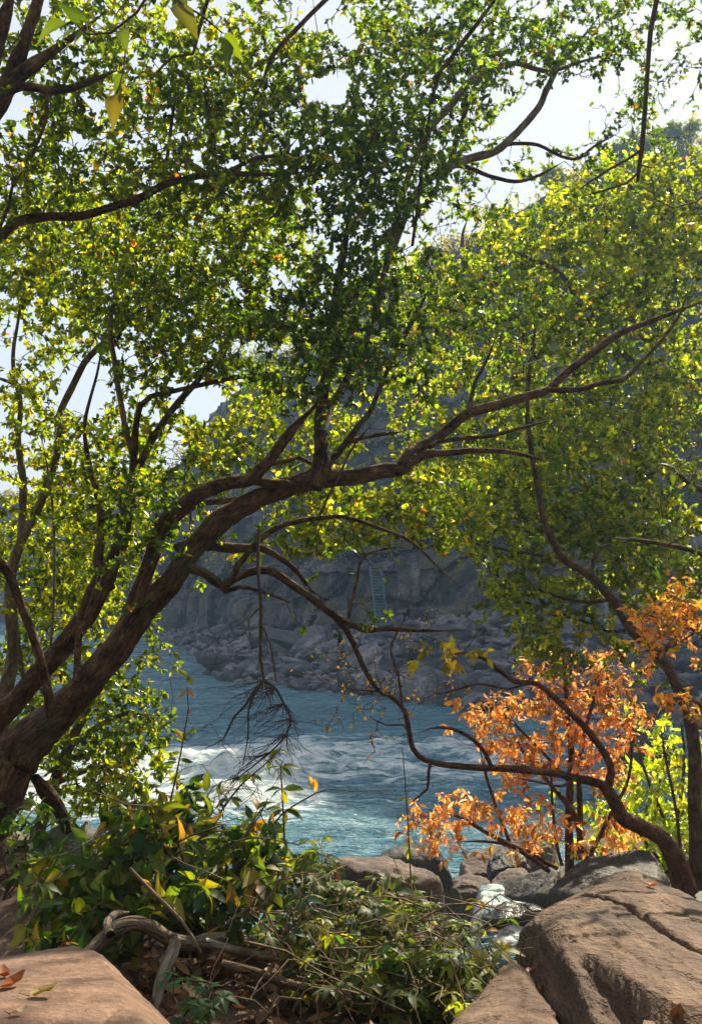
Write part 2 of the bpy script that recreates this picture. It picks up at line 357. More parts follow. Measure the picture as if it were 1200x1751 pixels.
DENSE = 2.4
class Plant:
    """a tree or shrub: an Empty at its foot, a trunk, each limb a branch, twigs, leaves"""
    def __init__(s, name, label, cat, base, bark='bark', group=None):
        s.root = thing(name, label, cat, base, group); s.bark = M[bark]; s.nodes = []; s.nr = []; s.tw = []; s.L = []
    def limb(s, pts, name='branch', sides=8, lump=0.12, step=0.06, mat=None, label=None, nodes=True):
        """pts: (px, py, depth, radius in photo px)"""
        w = np.array([P(a, b, d) for a, b, d, r in pts]); r = np.array([0.92 * r * d / FPX for a, b, d, r in pts])
        return s.limb3(w, r, name, sides, lump, step, mat, label, nodes)
    def limb3(s, w, r, name='branch', sides=8, lump=0.12, step=0.06, mat=None, label=None, nodes=True):
        p, rr = resample(w, r, step)
        if name == 'branch': rr = rr * (1 - 0.75 * sstep(0.8, 1.0, np.linspace(0, 1, len(rr))))
        if lump: p = p + (rr * 0.45)[:, None] * np.stack([fbm(p * 3.1 + k * 9, 2, 40 + k) for k in range(3)], 1)
        V, Q, T = tube(p, np.maximum(rr, 0.0015), sides, lump, len(s.nodes))
        me = make_mesh(name, V, Q, T, None, mat or s.bark); ln = np.concatenate([[0], np.cumsum(np.linalg.norm(np.diff(p, axis=0), axis=1))])
        th = np.arange(sides) / sides * 2 * math.pi; rm = np.repeat(np.maximum(rr, 0.004), sides); bk = np.zeros((len(V), 3), np.float32); k_ = len(p) * sides
        bk[:k_] = np.stack([rm * np.tile(np.cos(th), len(p)), rm * np.tile(np.sin(th), len(p)), np.repeat(ln + len(s.nodes) * 3.7, sides)], 1); bk[k_:, 2] = ln[-1] + len(s.nodes) * 3.7
        at_ = me.attributes.new('bark', 'FLOAT_VECTOR', 'POINT'); at_.data.foreach_set('vector', bk.ravel())
        o = obj(name, me, s.root, label=label)
        if nodes: s.nodes.append(p[::2]); s.nr.append(rr[::2])
        return o
    def grow(s, blobs, pal, size=0.055, nleaf=14, kind='small', mat='leaf', k=30, clump=9, sag=0.08, spread=0.22, maxlen=9.0, droop=0.25, palm=0):
        nodes = np.vstack(s.nodes) if len(s.nodes) > 1 or isinstance(s.nodes[0], np.ndarray) else s.nodes
        T = []
        for px, py, rx, ry, d, dd, dens in blobs:
            n = max(2, int(k * DENSE * dens * math.pi * rx * ry / 10000)); nc = max(2, n // clump)
            q = rng.normal(size=(nc, 3)); q /= np.linalg.norm(q, axis=1)[:, None]; q *= rng.random((nc, 1)) ** 0.4
            c = np.array([P(px + a * rx, py + b * ry, d + e * dd) for a, b, e in q])
            t = c[rng.integers(0, nc, n)] + rng.normal(size=(n, 3)) * spread * np.array([1, 1, 0.75])
            T.append(t)
        T = np.vstack(T); T = T[T[:, 1] > 2.0]; T = T[kept(T)]
        cap = len(nodes) + len(T) * 5; A = np.zeros((cap, 3)); A[:len(nodes)] = nodes; m = len(nodes)
        d0 = np.array([np.min(np.sum((nodes - t) ** 2, 1)) for t in T]); T = T[np.argsort(d0)]
        for t in T:
            dd_ = A[:m] - t; ds = np.einsum('ij,ij->i', dd_, dd_); i = int(np.argmin(ds)); a = A[i].copy(); L = math.sqrt(ds[i])
            if L > maxlen or L < 1e-3: continue
            if L < 0.10: t = a + (t - a) * 0.12 / L; L = 0.12
            n = 4 if L < 0.8 else 7
            f = np.linspace(0, 1, n)[:, None]
            p = a + (t - a) * f + rng.normal(size=3) * L * 0.13 * np.sin(f * math.pi) - np.array([0, 0, 1.0]) * sag * L * np.sin(f * math.pi) * rng.uniform(-0.5, 1.3)
            r0 = min(0.012, 0.003 + 0.005 * L)
            s.tw.append((p, np.linspace(r0, 0.0018, n)))
            A[m:m + 4] = p[np.linspace(1, n - 1, 4).astype(int)]; m += 4
            f = 1 - rng.random(nleaf) ** 1.3 * min(0.75, 0.3 / L + 0.1); x = f * (n - 1); j = np.minimum(x.astype(int), n - 2); fr = (x - j)[:, None]
            pos = p[j] * (1 - fr) + p[j + 1] * fr; tw = p[j + 1] - p[j]; tw /= np.linalg.norm(tw, axis=1)[:, None] + 1e-9
            ax = rng.normal(size=(nleaf, 3)) * 0.75 + tw * 0.6; ax[:, 2] -= droop
            sz = (0.87 if kind == 'small' else 1.0) * size * rng.uniform(0.55, 1.4, nleaf) * rng.uniform(0.8, 1.2); nm = rng.normal(size=(nleaf, 3)) * 0.7 + np.array([0, 0, 0.8])
            if palm:
                nm = rng.normal(size=(nleaf, 3)) * 0.35 + np.array([0, -0.15, 0.9]); fw = rng.normal(size=(nleaf, 3)); fw[:, 2] *= 0.2; A_, S_, U_ = frames(fw, nm)
                pos = pos + A_ * size * 0.6
                th = np.linspace(-2.0, 2.0, palm); ax = (np.cos(th)[None, :, None] * A_[:, None] + np.sin(th)[None, :, None] * S_[:, None] - 0.18 * U_[:, None]).reshape(-1, 3)
                sz = (sz[:, None] * (1 - 0.11 * np.abs(th))[None]).ravel(); pos = np.repeat(pos, palm, 0); nm = np.repeat(U_, palm, 0) + rng.normal(size=(nleaf * palm, 3)) * 0.15
            s.L.append((pos, ax, sz, kind, mat, pal, nm))
    def finish(s, own=300, twig_mat='twig', sides=3, crown='crown', grp=None):
        if s.tw:
            V, Q, T = merge([tube(p, r, sides, cap=False) for p, r in s.tw])
            obj('twigs', make_mesh('twigs', V, Q, T, None, M[twig_mat]), s.root, 'stuff')
        keys = {}
        for l in s.L: keys.setdefault((l[3], l[4], id(l[5])), []).append(l)
        tot = sum(len(l[0]) for l in s.L)
        for (kind, mat, _), ls in keys.items():
            pos = np.vstack([l[0] for l in ls]); ax = np.vstack([l[1] for l in ls]); sz = np.concatenate([l[2] for l in ls]); nrm = np.vstack([l[6] for l in ls]); sp = np.repeat(np.arange(len(ls)), [len(l[0]) for l in ls])
            k = kept(pos); pos, ax, sz, nrm, sp = pos[k], ax[k], sz[k], nrm[k], sp[k]; n = len(pos)
            c = pick(ls[0][5], n, sp)
            px, py = project(pos); show = sz * FPX / pos[:, 1] * (0.6 + 0.8 * rng.random(n))
            show[(px < 5) | (px > 1195) | (py < 5) | (py > 1746)] = 0
            mine = int(own * n / max(1, tot)); o = np.argsort(-show); a, b = o[:mine], o[mine:]
            if mine: leaf_objects(s.root, pos[a], ax[a], nrm[a], sz[a], c[a], kind, M[mat])
            if len(b): obj(crown, leaves_mesh(crown, pos[b], ax[b], nrm[b], sz[b], c[b], kind, M[mat]), s.root, 'stuff')
        return s.root
#%%SETTING
# ================================================================== SETTING
WATER_Z = -3.4
BANK = np.array([(-6,-4,.1),(0,-4,0),(6,-4,.1),(-6,2,.2),(-2,3,0),(0,3,-.02),(2,3,-.05),(6,3,.2),(-6,6,.1),(-2.5,6,0),(-1.6,6.2,-.35),(-1,5.3,-.6),(-1.2,7.3,-1.9),(-.5,4.3,-.15),(.3,4.2,-.25),(0,5.2,-.7),(1,5.5,-1.1),(2,5.5,-.8),
  (4,6,-.5),(7,6,0),(-7,9,-.3),(-4,9,-.6),(-2.2,8.5,-1.3),(-1,9,-2.9),(0,9,-3.2),(1,8.5,-2.8),(2.2,8,-1.7),(3,8,-1.05),(5,8.5,-.9),(8,9,-.5),(-9,13,-1),(-5,13,-2.2),(-3.3,13,-3.3),(-1.5,12,-4.2),
  (0,12,-4.3),(1.5,11.5,-4.3),(2.4,11,-3.0),(3.2,10.5,-1.7),(4,11.5,-2.1),(6,12,-1.8),(9,13,-1.5),(-10,18,-2),(-6,18,-3.4),(-4,18,-4.4),(0,18,-5),(4,14.5,-4.3),(5,13,-3.4),(6,16,-3.2),(9,18,-2.8),(-14,26,-2),(-10,26,-4.2),
  (0,26,-5.8),(8,22,-4.6),(13,24,-3.3),(-14,0,1),(14,0,1),(14,12,-.5),(-14,12,0),(14,30,-4.2),(0,30,-6),(-15,30,-3.8),(-9,9,.2)], float)
def bank_z(x, y):
    d = ((x[:, None] - BANK[:, 0]) ** 2 + (y[:, None] - BANK[:, 1]) ** 2 + 0.05) ** -1.7
    z = (d * BANK[:, 2]).sum(1) / d.sum(1); p = np.stack([x, y, 0 * x], 1)
    return z + 0.10 * fbm(p * 1.1, 4, 3) + 0.03 * fbm(p * 6, 3, 8)
def bz(x, y): return float(bank_z(np.array([float(x)]), np.array([float(y)]))[0])
def grid(nx, ny):
    i, j = np.meshgrid(np.arange(nx - 1), np.arange(ny - 1), indexing='ij'); a = (i * ny + j).ravel()
    return np.stack([a, a + ny, a + ny + 1, a + 1], 1)
gx, gy = np.meshgrid(np.linspace(-16, 16, 240), np.linspace(-8, 30, 250), indexing='ij')
zz = bank_z(gx.ravel(), gy.ravel())
o = obj('ground', make_mesh('ground', np.stack([gx.ravel(), gy.ravel(), zz], 1), grid(240, 250), None, None, M['soil'])); o['kind'] = 'structure'; o['label'] = 'brown earth river bank strewn with dead leaves'
o = obj('riverbed', make_mesh('riverbed', [(-600, -200, -6.6), (600, -200, -6.6), (600, 900, -6.6), (-600, 900, -6.6)], [(0, 1, 2, 3)], None, None, M['bed'])); o['kind'] = 'structure'; o['label'] = 'silty bed under the river'

# unseen gorge side behind the viewer, built steep and close to cut fill light
ha, hr = np.meshgrid(np.linspace(R(62), R(298), 90), np.linspace(0, 1, 40), indexing='ij'); ha, hr = ha.ravel(), hr.ravel()
rad = 7 + 30 * hr + np.abs(ha - math.pi) ** 3 * 3.0; hp = np.stack([np.sin(ha) * rad, np.cos(ha) * rad, 0 * hr], 1)
hp[:, 2] = -1.2 + 36 * hr ** 0.7 * (1 - 0.65 * sstep(R(50), R(118), np.abs(ha - math.pi))) + 1.5 * fbm(hp * 0.12, 4, 91) * hr
o = obj('unseen_hillside', make_mesh('unseen_hillside', hp, grid(90, 40), None, None, M['hill'])); o['kind'] = 'structure'; o['label'] = 'unseen gorge side behind the near bank, added to cut fill light'
# ------------------------------------------------------------------ river
def water_mat():
    m, nt, out = new_mat('river_water'); L = nt.links
    at = N(nt, 'ShaderNodeAttribute', _attribute_name='Col'); sep = N(nt, 'ShaderNodeSeparateColor'); L.new(at.outputs['Color'], sep.inputs[0])
    fine = tex(nt, 3.2, 5, 0.72, stretch=(0.55, 1.3, 1)); strands = tex(nt, 1.1, 4, 0.7, stretch=(0.5, 2.2, 1)); strands.inputs['Distortion'].default_value = 1.4
    a = N(nt, 'ShaderNodeMath', _operation='MULTIPLY_ADD'); L.new(fine.outputs[0], a.inputs[0]); a.inputs[1].default_value = 1.0; L.new(sep.outputs[0], a.inputs[2])
    b = N(nt, 'ShaderNodeMath', _operation='MULTIPLY_ADD'); L.new(strands.outputs[0], b.inputs[0]); b.inputs[1].default_value = 1.35; L.new(a.outputs[0], b.inputs[2])
    fo = N(nt, 'ShaderNodeMapRange', _interpolation_type='SMOOTHSTEP'); fo.inputs[1].default_value = 1.50; fo.inputs[2].default_value = 2.02; L.new(b.outputs[0], fo.inputs[0])
    deep = ramp(nt, strands.outputs[0], [(0.3, (0.06, 0.18, 0.26)), (0.7, (0.19, 0.38, 0.46))])
    c = mixc(nt, fo.outputs[0], deep, ramp(nt, fine.outputs[0], [(0.36, (0.22, 0.33, 0.36)), (0.5, (0.44, 0.49, 0.49)), (0.66, (0.64, 0.65, 0.63))]))
    p = N(nt, 'ShaderNodeBsdfPrincipled'); p.inputs['IOR'].default_value = 1.33; L.new(c, p.inputs['Base Color'])
    ro = N(nt, 'ShaderNodeMapRange'); ro.inputs[4].default_value = 0.75; L.new(fo.outputs[0], ro.inputs[0]); L.new(ro.outputs[0], p.inputs['Roughness'])
    gust = tex(nt, 0.55, 3, 0.6, stretch=(0.35, 2.4, 1)); gr = N(nt, 'ShaderNodeMapRange'); gr.inputs[1].default_value = 0.38; gr.inputs[2].default_value = 0.62; gr.inputs[3].default_value = 0.03; gr.inputs[4].default_value = 0.34; L.new(gust.outputs[0], gr.inputs[0]); L.new(gr.outputs[0], ro.inputs[3])
    w1 = tex(nt, 1.5, 4, 0.55, stretch=(0.6, 1.7, 1)); w2 = tex(nt, 5.5, 5, 0.6, stretch=(0.6, 1.5, 1))
    st = N(nt, 'ShaderNodeMapRange'); st.inputs[3].default_value = 1.0; st.inputs[4].default_value = 0.22; L.new(fo.outputs[0], st.inputs[0])
    n = bump(nt, w1.outputs[0], 1.0, 0.9); L.new(st.outputs[0], n.node.inputs['Strength']); n = bump(nt, w2.outputs[0], 1.0, 0.28, n); L.new(st.outputs[0], n.node.inputs['Strength']); n = bump(nt, fine.outputs[0], 0.5, 0.06, n)
    L.new(n, p.inputs['Normal']); L.new(p.outputs[0], out.inputs[0]); return m
M['water'] = water_mat()
nr, nc = 520, 380
dep = 8.0 * (125 / 8.0) ** (np.linspace(0, 1, nr)); pxs = np.linspace(-700, 1800, nc)
DX, PX = np.meshgrid(dep, pxs, indexing='ij'); d, px = DX.ravel(), PX.ravel(); x = (px - CX) / FPX * d / 0.9984
p = np.stack([x, d, 0 * d], 1); py = project(np.stack([x, d, np.full(len(d), WATER_Z)], 1))[1]
warp = p + 1.2 * np.stack([fbm(p * 0.25, 2, 60), fbm(p * 0.25, 2, 61), 0 * d], 1)
zone = sstep(1225, 1290, py + 40 * fbm(p * [0.15, 0.3, 1], 2, 9)) * (1 - sstep(1370, 1430, py)) * (0.36 + 0.64 * (1 - sstep(440, 620, px)))
zone = np.maximum(zone, 0.66 * sstep(1240, 1275, py) * (1 - sstep(1330, 1390, py)) * sstep(420, 520, px) * (1 - sstep(760, 1250, px)))
casc = np.exp(-(((px - 850) / 75) ** 2 + ((py - 1585) / 65) ** 2)); casc2 = np.exp(-(((px - 830) / 40) ** 2 + ((py - 1510) / 25) ** 2))
low = np.exp(-(((px - 620) / 130) ** 2 + ((py - 1432) / 20) ** 2)); up = sstep(1090, 1180, py) * (1 - sstep(1230, 1280, py))
ridge = 1 - np.abs(fbm(warp * [0.55, 0.9, 1], 4, 20)) * 2.2
ridge2 = 1 - np.abs(fbm(warp * [1.6, 2.4, 1], 3, 27)) * 2.2
rap = np.clip(zone + casc * 0.9 + casc2 * 0.7 + 0.35 * low, 0, 1.2)
crest = 0.0
for cx_, cy_, rx, ry, a in ((520, 1306, 75, 12, .40), (455, 1330, 60, 12, .32), (600, 1322, 90, 9, .2), (360, 1315, 70, 12, .3), (400, 1370, 90, 12, .26), (720, 1290, 120, 8, .16), (880, 1300, 120, 8, .16), (860, 1560, 40, 10, .25), (840, 1600, 50, 12, .22)):
    yy = py - cy_ + 0.10 * np.abs(px - cx_) - 6; crest = crest + a * np.exp(-((px - cx_) / rx) ** 2 - (yy / ry) ** 2)
z = WATER_Z + 0.11 * fbm(p * [0.8, 1.9, 1], 4, 5, 0.6) + 0.06 * fbm(warp * [0.22, 0.5, 1], 3, 6) + rap * (0.20 * ridge * (ridge > 0) + 0.07 * ridge2) * 0.9 + crest * (0.75 + 0.5 * ridge2)
foam = rap * (0.62 + 0.40 * ridge) + 0.25 * np.clip(crest * 3, 0, 1) + 0.10 * low + 0.10 * up * fbm(p * [0.3, 1.1, 1], 3, 50)
foam = np.clip(foam, 0, 1.3) + 0.30 * np.exp(-(((px - 400) / 130) ** 2 + ((py - 1325) / 60) ** 2))
V = np.stack([x, d, z], 1); i, j = np.meshgrid(np.arange(nr - 1), np.arange(nc - 1), indexing='ij'); a = (i * nc + j).ravel()
o = obj('river', make_mesh('river', V, np.stack([a, a + 1, a + nc + 1, a + nc], 1), None, np.repeat(foam[:, None], 3, 1), M['water'])); o['kind'] = 'structure'; o['label'] = 'blue river with white rapids flowing through the gorge'
# side channel tumbling between the near boulders
cxs, cys = np.meshgrid(np.linspace(0.3, 2.7, 130), np.linspace(6.9, 11.6, 170), indexing='ij'); cp = np.stack([cxs.ravel(), cys.ravel(), 0 * cxs.ravel()], 1)
t = 1 - np.abs(fbm(cp * [2.2, 1.6, 1], 4, 131)) * 2; cz = -1.72 + 0.07 * t + 0.02 * fbm(cp * 6, 3, 133) - 1.9 * sstep(10.2, 11.4, cp[:, 1]) - 0.25 * sstep(8.4, 7.2, cp[:, 1]) * 0
cpx_ = project(np.stack([cp[:, 0], cp[:, 1], cz], 1))[0]; cz = cz - 2.2 * sstep(825, 740, cpx_ + 30 * fbm(cp * 2.5, 3, 137)); cfoam = 0.18 + 0.6 * t; cp[:, 2] = cz
o = obj('cascade', make_mesh('cascade', cp, grid(130, 170), None, np.repeat(np.clip(cfoam, 0, 1.2)[:, None], 3, 1), M['water'])); o['kind'] = 'structure'; o['label'] = 'white side channel tumbling between the near boulders'

# ------------------------------------------------------------------ far gorge wall
kx = [-900, -400, 0, 150, 270, 300, 340, 362, 392, 480, 550, 700, 850, 1000, 1200, 1600, 2100]
WL = lambda q: np.interp(q, kx, [120, 96, 76, 70, 65.5, 63, 57, 47, 43, 41.6, 39.2, 36.6, 34, 32.3, 30.5, 29, 30])
rk = [-900, 0, 150, 290, 320, 360, 400, 450, 500, 600, 700, 800, 880, 950, 1100, 1200, 1500, 2100]
RID = lambda q: np.interp(q, rk, [840, 850, 838, 812, 772, 722, 690, 652, 618, 556, 470, 420, 352, 325, 252, 235, 180, 160])
nu, ncol = 150, 640
cpx = np.linspace(-900, 2100, ncol); U = np.linspace(0, 1, nu)
prof_u = np.array([0, .06, .22, .245, .40, .47, .93, .97, 1.0])
CV = np.zeros((ncol, nu, 3))
for c, q in enumerate(cpx):
    w = float(WL(q)); s1 = np.interp(q, [0, 300, 500, 900, 1200], [1072, 1082, 1088, 1062, 1056]); s2 = np.interp(q, [0, 300, 500, 620, 760, 900, 1200], [1040, 1000, 985, 968, 960, 940, 930])
    e = np.interp(q, [-900, 300, 400, 2100], [14, 10, 8, 8.0])
    dd = np.array([-3, 0, e, e + .5, e + 2.2, e + 5.0, e + 9.5, e + 14, e + 70])
    zr = P(q, float(RID(q)), w + e + 9.5)[2]; z1 = P(q, s1, w + e)[2]; z2 = P(q, s2, w + e + 2.2)[2]
    zz = np.array([-6.8, -3.6, z1, z1 + .3, z2, z2 + 1.0, zr, zr + 0.6, zr + 1.5])
    D = w + np.interp(U, prof_u, dd); Z = np.interp(U, prof_u, zz)
    CV[c, :, 0] = (q - CX) / FPX * D; CV[c, :, 1] = D; CV[c, :, 2] = Z
cf = CV.reshape(-1, 3); uu = np.tile(U, ncol)
steep = sstep(.23, .26, uu) * (1 - sstep(.94, .98, uu))
def cells(p, s): return np.sin(6.3 * vnoise(np.floor(p) + 0.5, s))
cw = cf + 0.8 * np.stack([fbm(cf * 0.2, 3, k) for k in (31, 32, 33)], 1)
off = 1.6 * fbm(cf * [0.10, 0.1, 0.08], 4, 70) + 1.1 * cells(cw * [0.35, 0.25, 0.28], 71) + 0.6 * cells(cw * [0.9, .6, 0.7], 72) + 0.55 * np.sign(np.sin(cw[:, 2] * 1.1 + 1.5 * fbm(cf * 0.07, 2, 75))) + 0.25 * fbm(cf * 1.3, 3, 76)
cf = cf.copy(); cf[:, 1] += steep * off * 0.8
cf[:, 2] += (1 - steep) * sstep(.07, .15, uu) * 0.35 * fbm(cf * 0.5, 4, 77) + sstep(.9, .95, uu) * 1.6 * fbm(cf * [0.12, .12, 0], 4, 78)
def on_cliff(px, u):
    c = np.interp(px, cpx, np.arange(ncol)); r = u * (nu - 1)
    return cf.reshape(ncol, nu, 3)[int(round(c)), int(round(r))].copy()
o = obj('cliff', make_mesh('cliff', cf, grid(ncol, nu), None, None, M['cliff'], smooth=False)); o['kind'] = 'structure'; o['label'] = 'hazy blue-grey basalt gorge wall across the river'

# ------------------------------------------------------------------ rocks
def ico(sub):
    bm = bmesh.new(); bmesh.ops.create_icosphere(bm, subdivisions=sub, radius=1.0)
    V = np.array([v.co[:] for v in bm.verts]); F = np.array([[v.index for v in f.verts] for f in bm.faces]); bm.free()
    V /= np.linalg.norm(V, axis=1)[:, None]; return V, F
ICO = {}
def star(planes_n, planes_d, sub, sharp):
    if sub not in ICO: ICO[sub] = ico(sub)
    D, F = ICO[sub]; q = np.maximum(D @ planes_n.T, 0) / planes_d
    mx = q.max(1, keepdims=True); r = 1.0 / (mx[:, 0] * ((q / mx) ** sharp).sum(1) ** (1.0 / sharp))
    return D, r, F
def hull_planes(pts):
    bm = bmesh.new(); c = np.mean(pts, 0)
    for p_ in pts: bm.verts.new(p_ - c)
    r = bmesh.ops.convex_hull(bm, input=bm.verts); bm.normal_update(); n, d = [], []
    for f in bm.faces:
        if f.calc_area() < 1e-5: continue
        nn = np.array(f.normal); dd = float(nn.dot(np.array(f.verts[0].co)))
        if dd < 0: nn, dd = -nn, -dd
        n.append(nn); d.append(max(dd, 0.02))
    bm.free(); return c, np.array(n), np.array(d)
def hull_rock(name, pts, mat, sub=6, sharp=26, amp=0.02, freq=3.0, fine=0.004, carve=None, seed=0, label=None, cat='boulder', group=None, floor=None, strata=0.0, cut=None):
    c, n, d = hull_planes(np.array(pts)); D, r, F = star(n, d, sub, sharp); V = c + D * r[:, None]
    w = V + 0.15 * np.stack([fbm(V * 2.1, 2, seed + k) for k in range(3)], 1)
    h = amp * fbm(V * freq, 5, seed + 3) + amp * 0.9 * cells(w * freq * 1.1, seed + 4) * 0.5 + fine * fbm(V * 30, 3, seed + 6)
    if strata: h = h + strata * np.sign(np.sin(w[:, 2] * 26 + 3 * fbm(V * 1.3, 2, seed + 9)))
    V = V + D * h[:, None]
    if carve is not None: V = carve(V)
    if cut is not None: F = F[(V[F][:, :, 2].max(1) > cut)]
    me = make_mesh(name, V, None, F, None, M[mat]); o = obj(name, me); return tag(o, label, cat, group) if label else o
def line_dist(V, A, B):
    """distance to segment in plan, side (+ on the left going A->B) and share along it"""
    a, b = A[:2], B[:2]; e = b - a; L = np.linalg.norm(e); e /= L; q = V[:, :2] - a; t = q @ e
    s = e[0] * q[:, 1] - e[1] * q[:, 0]; return t / L, s
def crack(V, pts, width, depth):
    for A, B in zip(pts[:-1], pts[1:]):
        t, s = line_dist(V, A, B); wv = s + 0.012 * fbm(V * 9, 2, 5)
        V[:, 2] -= depth * np.exp(-(wv / width) ** 2) * ((t > -0.02) & (t < 1.02)) * (V[:, 2] > -0.1)
    return V
def big_rock_carve(V):
    V = crack(V, [P(1000, 1505, 4.3), P(1075, 1535, 4.0), P(1140, 1590, 3.6), P(1215, 1620, 3.4)], 0.016, 0.06)
    V = crack(V, [P(965, 1610, 3.5), P(1040, 1600, 3.5), P(1100, 1640, 3.25)], 0.008, 0.018); V = crack(V, [P(1120, 1660, 3.1), P(1180, 1650, 3.1), P(1230, 1670, 3.0)], 0.008, 0.02)
    # stepped hollow: sharp upper-right lip, floor climbing back towards the lower left
    pts = [P(1010, 1627, 3.32), P(1050, 1655, 3.16), P(1100, 1692, 2.98), P(1150, 1722, 2.84), P(1240, 1742, 2.75)]
    dep_ = np.zeros(len(V))
    for k, (A, B) in enumerate(zip(pts[:-1], pts[1:])):
        t, s = line_dist(V, A, B); s = -s + 0.010 * fbm(V * 8, 3, 12); w = (0.07, 0.12, 0.18, 0.24)[k]
        f = sstep(-0.006, 0.008, s) * (1 - sstep(w * 0.4, w, s)) * sstep(-0.06, 0.03, t) * (1 - sstep(1.0, 1.05, t))
        dep_ = np.maximum(dep_, f * (0.07, 0.12, 0.14, 0.13)[k])
    V[:, 2] -= dep_ * (V[:, 2] > -0.05); return V
q = lambda *L: [P(*t) for t in L]
def foot(pts, z, grow=1.0):
    c = np.mean(pts, 0); return [np.array([c[0] + (p_[0] - c[0]) * grow, c[1] + (p_[1] - c[1]) * grow, z]) for p_ in pts]
top = q((907,1569,4.05),(943,1544,4.2),(995,1524,4.4),(1017,1505,4.5),(1072,1487,4.65),(1112,1490,4.65),(1149,1514,4.45),(1200,1543,4.3),(1330,1600,3.9),(1400,1720,3.2),(965,1592,3.6),(978,1650,3.25),(1000,1712,2.98),(1015,1765,2.82),(1200,1800,2.55),(1350,1800,2.6),(1200,1700,2.95))
side = q((879,1608,4.3),(880,1626,4.3),(915,1667,4.1),(942,1707,3.85),(966,1740,3.65))
hull_rock('boulder', top + side + [p_ + np.array([-.05, 0, -.5]) for p_ in side] + foot(top[:9], -0.6), 'rock_red', 7, 110, 0.034, 2.8, 0.008, big_rock_carve, 3, 'biggest sunlit brown boulder, lower right, with a dark stepped hollow', cut=-0.5, strata=0.005)
s2 = q((874,1627,3.85),(833,1665,3.62),(800,1701,3.42),(767,1745,3.25),(735,1795,3.1),(908,1672,3.95),(934,1712,3.7),(956,1745,3.5),(880,1700,3.4),(1000,1800,2.85),(880,1800,2.8))
hull_rock('boulder', s2 + foot(s2[:5], -0.6) + foot(s2[-2:], -.5), 'rock_brown', 6, 30, 0.024, 3.2, 0.006, None, 21, 'rough reddish brown boulder wedged under the left edge of the biggest boulder', cut=-0.5)
lt = q((-160,1660,3.25),(0,1647,3.25),(67,1630,3.3),(101,1624,3.35),(128,1612,3.4),(171,1622,3.3),(200,1676,2.95),(226,1715,2.7),(245,1765,2.5),(-160,1800,2.3))
lr = q((190,1637,3.25),(212,1663,3.12),(255,1707,2.97),(295,1748,2.84),(340,1800,2.7))
def left_carve(V):
    V = crack(V, [P(70, 1749, 2.52), P(110, 1733, 2.6), P(150, 1722, 2.66)], 0.006, 0.012); V = crack(V, [P(172, 1745, 2.55), P(190, 1730, 2.62), P(205, 1718, 2.68)], 0.006, 0.014)
    a = P(150, 1712, 2.72); dd = np.hypot(V[:, 0] - a[0], V[:, 1] - a[1]); V[:, 2] -= 0.007 * np.exp(-(dd / 0.025) ** 2); return V
hull_rock('boulder', lt + lr + foot(lt, -0.5) + foot(lr, -0.5), 'rock_smooth', 7, 130, 0.013, 3.0, 0.003, left_carve, 33, 'smooth flat-topped tan boulder in the lower left corner', cut=-0.4)
# rocks at the water's edge
a = q((553,1476,11.4),(612,1463,11.6),(663,1460,11.7),(700,1470,11.3),(737,1484,11.0),(759,1500,10.8),(764,1545,10.7),(600,1490,10.8),(690,1500,10.6))
hull_rock('boulder', a + foot(a, -3.9, 1.5), 'rock_mauve', 6, 70, 0.09, 1.6, 0.02, None, 41, 'flat sunlit tan boulder at the water edge, centre', cut=-3.8)
a = q((652,1461,12.3),(685,1441,12.4),(737,1439,12.3),(752,1455,12.1),(772,1495,11.9),(792,1536,11.8),(796,1600,11.8),(640,1475,12.0))
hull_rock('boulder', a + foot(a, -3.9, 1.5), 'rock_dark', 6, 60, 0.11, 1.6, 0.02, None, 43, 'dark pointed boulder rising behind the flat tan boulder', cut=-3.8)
a = q((622,1568,8.6),(638,1560,8.7),(685,1557,8.8),(737,1553,8.8),(766,1565,8.6),(775,1596,8.5),(640,1600,8.1),(760,1625,8.1),(560,1600,8.3))
hull_rock('boulder', a + foot(a, -2.9, 1.4), 'rock_brown', 6, 40, 0.07, 2.0, 0.015, None, 45, 'rounded brown boulder in shade below the flat tan boulder', cut=-2.8)
a = q((839,1527,10.2),(852,1515,10.3),(925,1504,10.2),(990,1480,10.0),(935,1545,9.7),(839,1541,10.0),(1010,1530,9.0),(1060,1480,9.2))
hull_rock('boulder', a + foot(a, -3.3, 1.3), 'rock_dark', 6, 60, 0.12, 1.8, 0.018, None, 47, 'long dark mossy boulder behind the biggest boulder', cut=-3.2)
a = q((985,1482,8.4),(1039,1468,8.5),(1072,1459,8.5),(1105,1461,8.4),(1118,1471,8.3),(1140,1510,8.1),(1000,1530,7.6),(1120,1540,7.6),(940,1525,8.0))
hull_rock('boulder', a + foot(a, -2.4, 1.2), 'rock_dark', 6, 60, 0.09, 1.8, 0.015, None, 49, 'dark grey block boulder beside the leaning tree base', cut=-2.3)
a = q((818,1566,9.05),(840,1553,9.2),(866,1538,9.35),(925,1556,9.2),(907,1568,9.0),(837,1572,8.95),(960,1560,9.3))
hull_rock('boulder', a + foot(a, -2.2), 'rock_wet', 5, 40, 0.02, 2.0, 0.006, None, 51, 'thin wet dark ledge of rock standing in the cascade')
